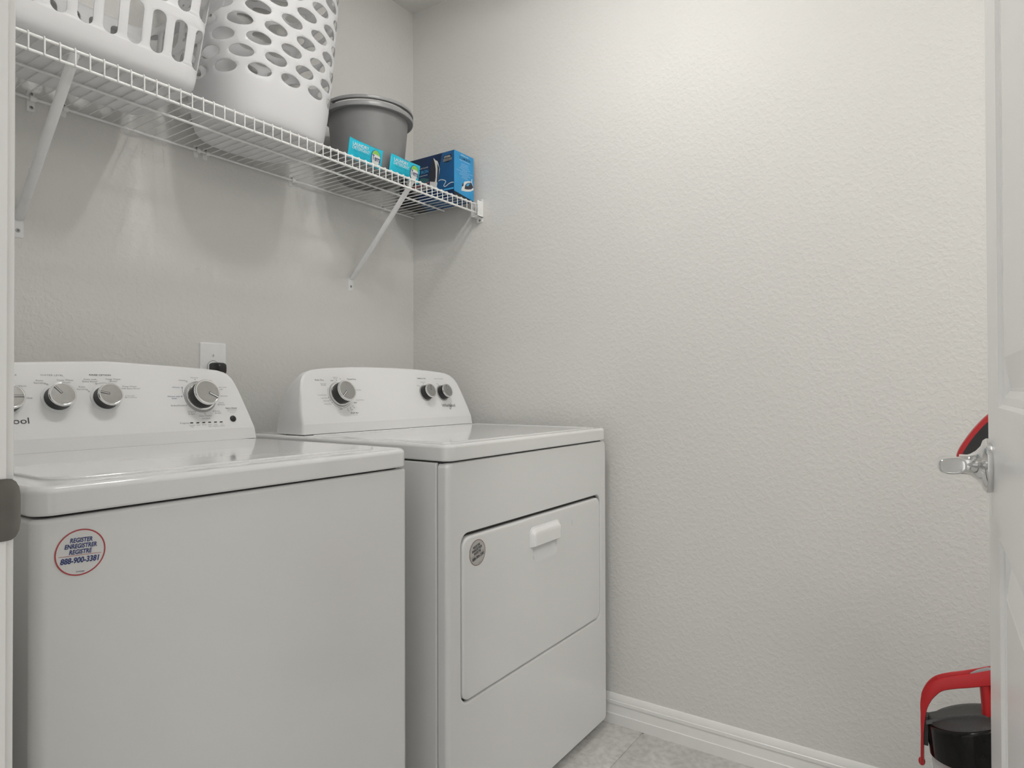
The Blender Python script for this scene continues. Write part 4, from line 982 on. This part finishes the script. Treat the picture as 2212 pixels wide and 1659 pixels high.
# end flap, hanging a little open below
FLY = CY0 - 0.0016
mb = MB(); P = [(CX0, 1.6815), (CX1, 1.6690), (CX1, CZ1 + 0.0005), (CX0, CZ1 + 0.0005)]
V, F = loft([[(x_, FLY, z_) for x_, z_ in P], [(x_, FLY + 0.0012, z_) for x_, z_ in P]]); mb.add(V, F)
flap = obj('end_flap', mb.V, mb.F, 'boxblue', carton, smooth=False)
ET = frame((0, FLY, 0), (1, 0, 0), (0, 0, 1), (0, -1, 0))
print_obj('flap_title', letter_mesh([text2d('STEAM IRON', -0.0735, 1.8020, 0.0092, 0.0607, bold=0.004)]), 'boxblack', ET, flap, 0.0003)
tx = [text2d('PREMIUM CLASS', -0.0741, 1.8120, 0.0034, 0.0413, bold=0.01), text2d('MULTI FUNCTION', -0.0735, 1.7938, 0.0030, 0.0565)]
rows = ((-0.0920, -0.0553, 1.7837, 'Non-stick soleplate'), (-0.0920, -0.0562, 1.7790, 'Self-cleaning system'), (-0.0961, -0.0506, 1.7733, 'Adjustable thermostat'), (-0.1029, -0.0436, 1.7672, 'Vertical and burst of steam'), (-0.0866, -0.0604, 1.7623, 'Anti-drip'),
        (-0.1177, -0.0294, 1.7574, 'Large water tank with clear level window'), (-0.0962, -0.0507, 1.7520, 'Dry and steam ironing'), (-0.1029, -0.0436, 1.7468, 'Soft grip handle and light'), (-0.0853, -0.0605, 1.7413, 'Cord guard'), (-0.0908, -0.0563, 1.7363, 'Overheat protection'))
tx += [text2d(t_, (a + b) / 2, z_, 0.0022, b - a) for a, b, z_, t_ in rows]
print_obj('flap_lettering', letter_mesh(tx), 'white', ET, flap, 0.0003)
poly_print('flap_iron_print', [(-0.0923, 1.6937), (-0.0895, 1.7030), (-0.0826, 1.7168), (-0.0744, 1.7258), (-0.0493, 1.7342), (-0.0380, 1.7336), (-0.0352, 1.7449), (-0.0318, 1.7449), (-0.0338, 1.7330), (-0.0267, 1.7190), (-0.0250, 1.7090), (-0.0424, 1.6993), (-0.0662, 1.6934), (-0.0923, 1.6903)], 'white', ET, flap, 0.0004)
poly_print('flap_iron_print', [(-0.0758, 1.7004), (-0.0716, 1.7145), (-0.0605, 1.7243), (-0.0380, 1.7319), (-0.0267, 1.7173), (-0.0381, 1.7083), (-0.0606, 1.7017)], 'irondark', ET, flap, 0.0006)
poly_print('flap_iron_print', [(-0.0675, 1.7129), (-0.0605, 1.7225), (-0.0409, 1.7285), (-0.0494, 1.7220), (-0.0550, 1.7144)], 'boxblue2', ET, flap, 0.0008)
poly_print('flap_iron_print', [(-0.0905, 1.7060), (-0.0850, 1.7170), (-0.0800, 1.7200), (-0.0810, 1.7110), (-0.0850, 1.7060)], 'irondark', ET, flap, 0.0006)

# =================================================================== DETERGENT PACKETS
def packet(x0, z0, rot, label, seed):
    rnd = random.Random(seed); w, h = 0.128, 0.057
    lean = R_(9)                                             # leaning forward on the front rail
    FRk = frame((x0, -0.296, z0), (math.cos(R_(rot)), 0, math.sin(R_(rot))), (-math.sin(R_(rot)), -math.sin(lean), math.cos(lean)), (0, -math.cos(lean), -math.sin(lean)))
    ph = [rnd.uniform(0, 6) for _ in range(6)]
    def bulge(a, b):                                         # a, b in 0..1
        e = max(0.0, math.sin(math.pi * a)) ** 0.55 * max(0.0, math.sin(math.pi * b)) ** 0.6
        return 0.0075 * e * (1 + 0.12 * math.sin(9 * a + ph[0]) + 0.12 * math.sin(7 * b + 5 * a + ph[1])) + 0.0016 * math.sin(11 * a + ph[2]) * (1 - e) + 0.0006 * e * math.sin(26 * a + 14 * b + ph[3])
    nx, ny = 36, 18; V = []; F = []
    for sgn in (1, -1):
        for j in range(ny + 1):
            for i in range(nx + 1):
                a, b = i / nx, j / ny; zig = 0.0009 * (1 if j % 2 else -1) if i in (0, nx) else 0.0
                nar = 1 - 0.05 * math.sin(math.pi * a)
                mid = 0.0016 * math.sin(11 * a + ph[2]) * (1 - max(0.0, math.sin(math.pi * a)))
                q_ = bulge(a, b) if sgn > 0 else -0.8 * bulge(a, b) + 2 * mid * 0.5 - 0.0003
                V.append(FRk(((a - 0.5) * w + zig, (b - 0.5) * h * nar, q_)))
    o2 = (nx + 1) * (ny + 1)
    for k, oo in ((0, 0), (1, o2)):
        for j in range(ny):
            for i in range(nx):
                p = oo + j * (nx + 1) + i; f = (p, p + 1, p + nx + 2, p + nx + 1); F.append(f if k == 0 else f[::-1])
    rim = [i for i in range(nx + 1)] + [(j + 1) * (nx + 1) + nx for j in range(ny)] + [ny * (nx + 1) + nx - 1 - i for i in range(nx)] + [(ny - 1 - j) * (nx + 1) for j in range(ny - 1)]
    for i in range(len(rim)): a, b = rim[i], rim[(i + 1) % len(rim)]; F.append((b, a, a + o2, b + o2))
    root = empty('detergent_packet', FRk((0, -h / 2, 0)), label, 'detergent packet', 'laundry detergent packets at the shelf lip')
    obj('packet', V, F, 'cyan', root, angle=70)
    def prn(name, mb, m, lift):
        V = [FRk((v[0], v[1], bulge(v[0] / w + 0.5, v[1] / h + 0.5) + lift)) for v in mb.V]; obj(name, V, mb.F, m, root, smooth=False)
    prn('white_lettering', letter_mesh([text2d('LAUNDRY', -0.024, 0.0150, 0.0092, 0.058, bold=0.012), text2d('DETERGENT', -0.0225, 0.0040, 0.0088, 0.062)]), 'white', 0.0009)
    prn('small_lettering', letter_mesh([text2d('Fresh Clean and Powerful', -0.018, -0.0050, 0.0026, 0.056)]), 'boxmid', 0.0009)
    def edisc(cx, cy, a, b, n=36):
        V = [(cx, cy, 0)]; F = []
        for r_ in (0.5, 1.0):
            for i in range(n): t = 2 * math.pi * i / n; V.append((cx + a * r_ * math.cos(t), cy + b * r_ * math.sin(t), 0))
        for i in range(n): j = (i + 1) % n; F += [(0, 1 + i, 1 + j), (1 + i, 1 + n + i, 1 + n + j, 1 + j)]
        return MB().add(V, F)
    cx, cy = 0.0350, -0.0020
    prn('logo_disc', edisc(cx, cy, 0.0205, 0.0232), 'navy', 0.0008)
    prn('logo_field', edisc(cx, cy, 0.0188, 0.0216), 'white', 0.0014)
    mbg = MB(); V = []; F = []
    for i in range(17):
        t = R_(20 + 140 * i / 16); V += [(cx + 0.0185 * math.cos(t), cy + 0.0212 * math.sin(t), 0), (cx + 0.0175 * math.cos(t), cy + 0.006 + 0.004 * math.sin(t), 0)]
        if i: F.append((2 * i - 2, 2 * i - 1, 2 * i + 1, 2 * i))
    mbg.add(V, F); prn('logo_leaf', mbg, 'green', 0.0019)
    prn('logo_lettering', letter_mesh([text2d('Terra', cx + 0.001, cy - 0.0005, 0.0150, 0.0370, bold=0.012)]), 'navy', 0.0025)
    return root
packet(-0.5165, ZD + 0.0275, -1.0, 'cyan detergent packet in front of the middle of the grey bucket', 3)
packet(-0.3540, ZD + 0.0290, -1.5, 'cyan detergent packet beside the blue steam iron carton', 11)

# =================================================================== VACUUM CLEANER (mostly hidden by the door)
vac = empty('vacuum_cleaner', (-0.27, -1.735, 0), 'black and red upright vacuum cleaner with a clear dust bin behind the door', 'vacuum cleaner')
tl = R_(7); ax = Vector((0, math.sin(tl), math.cos(tl)))
VC = Vector((-0.262, -1.7130, 0.3620))                        # centre of the black collar top
VF = frame(VC, (1, 0, 0), (0, math.cos(tl), -math.sin(tl)), ax)
lid_n = Vector((0.02, math.sin(R_(19)), 1)).normalized(); lx_ = Vector((1, 0, 0)); ly_ = lid_n.cross(lx_).normalized(); lx_ = ly_.cross(lid_n)
LDF = frame(VC + Vector((0, 0, 0.004)), lx_, ly_, lid_n)
RB = 0.0755
loops = []
for k in range(2):
    row = []
    for i in range(72):
        a = 2 * math.pi * i / 72; p = VF((RB * math.cos(a), RB * math.sin(a), -0.066))
        row.append(p if k == 0 else LDF((RB * math.cos(a), RB * math.sin(a), -0.004)))
    loops.append(row)
loops.append([LDF((RB * 0.985 * math.cos(2 * math.pi * i / 72), RB * 0.985 * math.sin(2 * math.pi * i / 72), 0.000)) for i in range(72)])
loops.append([LDF((RB * 0.92 * math.cos(2 * math.pi * i / 72), RB * 0.92 * math.sin(2 * math.pi * i / 72), 0.002)) for i in range(72)])
V, F = loft(loops); obj('motor_collar', V, F, 'blackgloss', vac, angle=55)
V, F = lathe([(RB * 0.93, 0.001), (RB * 0.88, 0.0045), (RB * 0.6, 0.0085), (RB * 0.3, 0.010), (0.0, 0.0105)], 40); obj('filter_lid', [LDF(v) for v in V], F, 'blacktex', vac)
L = []
for i in range(9):
    t = -1 + 2 * i / 8; y = RB * 0.97 * t; hh = 0.0130 * (1 - 0.45 * t * t) ; w_ = 0.026
    L.append([LDF((-w_, y, 0.002)), LDF((-w_ * 0.75, y, hh)), LDF((w_ * 0.75, y, hh)), LDF((w_, y, 0.002))])
V, F = loft(L); obj('lid_ridge', V, F, 'black', vac, angle=25)
V, F = lathe([(RB * 0.97, -0.066), (RB * 0.965, -0.15), (RB * 0.94, -0.26), (RB * 0.90, -0.262), (RB * 0.92, -0.15), (RB * 0.93, -0.066)], 44); obj('dust_bin', [VF(v) for v in V], F, 'clear', vac)
V, F = lathe([(RB * 0.90, -0.067), (RB * 0.88, -0.085), (0.040, -0.100), (0.030, -0.20), (0.0, -0.20)], 36); obj('cyclone_core', [VF(v) for v in V], F, 'redclear', vac)
V, F = lathe([(0.0, -0.262), (RB * 0.96, -0.262), (RB * 1.0, -0.255), (RB * 1.02, -0.29), (0.05, -0.325), (0.0, -0.325)], 40); obj('bin_base', [VF(v) for v in V], F, 'black', vac)
# carry handle and latch (red), plane facing the doorway
hp = [(-1.6345, 0.262), (-1.6352, 0.320), (-1.6368, 0.3620), (-1.6410, 0.3900), (-1.6510, 0.4110), (-1.6640, 0.4255), (-1.6850, 0.4360), (-1.7080, 0.4445), (-1.7330, 0.4545), (-1.7560, 0.4640), (-1.7700, 0.4620), (-1.7780, 0.4450), (-1.7830, 0.4100), (-1.7860, 0.3700)]
wid = [0.003, 0.0026, 0.0045, 0.0085, 0.0105, 0.0115, 0.0122, 0.0128, 0.0135, 0.0140, 0.0140, 0.013, 0.012, 0.011]
P = smooth_path([(VC.x - 0.008, y, z) for y, z in hp], 4); wd = []
for i in range(len(P)): q_ = i / (len(P) - 1) * (len(wid) - 1); k = min(int(q_), len(wid) - 2); wd.append(wid[k] + (wid[k + 1] - wid[k]) * (q_ - k))
L = []
for i, p in enumerate(P):
    d_ = (P[min(i + 1, len(P) - 1)] - P[max(i - 1, 0)]).normalized(); nn = Vector((1, 0, 0)).cross(d_).normalized()
    if nn.z < 0 and i > 4: nn = -nn
    if i <= 4 and nn.y < 0: nn = -nn
    w_ = wd[i]; X_ = Vector((1, 0, 0)) * 0.014
    prof = [(-1, -0.85), (-1, 0.75), (-0.86, 0.98), (-0.70, 0.85), (-0.62, 0.35), (0.62, 0.35), (0.70, 0.85), (0.86, 0.98), (1, 0.75), (1, -0.85), (0.8, -1), (-0.8, -1)]
    L.append([p + X_ * a + nn * (w_ * b) for a, b in prof])
V, F = loft(L); obj('carry_handle', V, F, 'red', vac, angle=45)
L = []
P2 = [(-1.7150, 0.4560), (-1.7260, 0.4640), (-1.7420, 0.4720), (-1.7600, 0.4740), (-1.7660, 0.4700)]
for (y, z), w_ in zip(P2, (0.003, 0.0080, 0.0095, 0.0080, 0.003)): L.append([(VC.x - 0.008 - w_, y, z - 0.004), (VC.x - 0.008 - w_ * 0.6, y, z + 0.002), (VC.x - 0.008 + w_ * 0.6, y, z + 0.002), (VC.x - 0.008 + w_, y, z - 0.004)])
V, F = loft(L); obj('release_button', V, F, 'bucketrim', vac)
V, F = tube([(VC.x - 0.008, -1.7370, 0.4520), (VC.x - 0.008, -1.7420, 0.4000), (VC.x - 0.008, -1.7440, 0.3650)], [0.0100, 0.0115, 0.013], 12, flat=(0.9, 1.1)); obj('handle_post', V, F, 'red', vac)
V, F = lathe([(0.0, -0.004), (0.0045, -0.003), (0.006, 0.0), (0.0045, 0.003), (0.0, 0.004)], 14); obj('latch_tab', [(v[2] + VC.x - 0.008, v[0] - 1.6335, v[1] * 1.5 + 0.262) for v in V], F, 'red', vac)
mb = MB().box(VC.x - 0.018, VC.x + 0.006, -1.6450, -1.6370, 0.300, 0.357); obj('latch_body', mb.V, mb.F, 'black', vac)
# spine, floor head and upper handle loop (behind the door leaf)
V, F = tube([(VC.x + 0.02, -1.820, 0.08), (VC.x + 0.02, -1.812, 0.35), (VC.x + 0.02, -1.800, 0.60), (VC.x + 0.015, -1.790, 0.86)], [0.035, 0.034, 0.022, 0.017], 16); obj('spine', V, F, 'black', vac)
V, F = rbox(VC.x - 0.14, VC.x + 0.14, -1.93, -1.66, 0.004, 0.075, 0.05, 0.03, 0.006); obj('floor_head', V, F, 'black', vac)
lo_out = [(-1.7600, 0.9730), (-1.7471, 0.9624), (-1.7359, 0.9501), (-1.7218, 0.9312), (-1.7099, 0.9121), (-1.7003, 0.8944), (-1.6961, 0.8827), (-1.6954, 0.8761), (-1.6975, 0.8690), (-1.7085, 0.8530), (-1.7270, 0.8360), (-1.7396, 0.8255), (-1.7620, 0.8080), (-1.7850, 0.8050), (-1.8060, 0.8300), (-1.8120, 0.8800), (-1.8060, 0.9350), (-1.7850, 0.9700)]
_sp = smooth_path([(a, b, 0) for a, b in lo_out[-2:] + lo_out + lo_out[:2]], 3); lo_out = [(p.x, p.y) for p in _sp[6:6 + 3 * len(lo_out)]]
ce_ = Vector((sum(p[0] for p in lo_out) / len(lo_out), sum(p[1] for p in lo_out) / len(lo_out)))
L = []
for s_, xx in ((0.90, -0.016), (0.97, -0.015), (1.0, -0.010), (1.0, 0.010), (0.97, 0.015), (0.90, 0.016)):
    L.append([(VC.x + xx, ce_[0] + (y - ce_[0]) * s_, ce_[1] + (z - ce_[1]) * s_) for y, z in lo_out])
V, F = loft(L); obj('upper_grip_rim', V, F, 'red', vac, angle=50)
L = []
lo_in = [(ce_[0] + (y - ce_[0]) * 0.84 - 0.001, ce_[1] + (z - ce_[1]) * 0.86 - 0.003) for y, z in lo_out]
for xx in (-0.0185, 0.0185): L.append([(VC.x + xx, y, z) for y, z in lo_in])
V, F = loft(L); obj('upper_grip_pad', V, F, 'black', vac, angle=50)
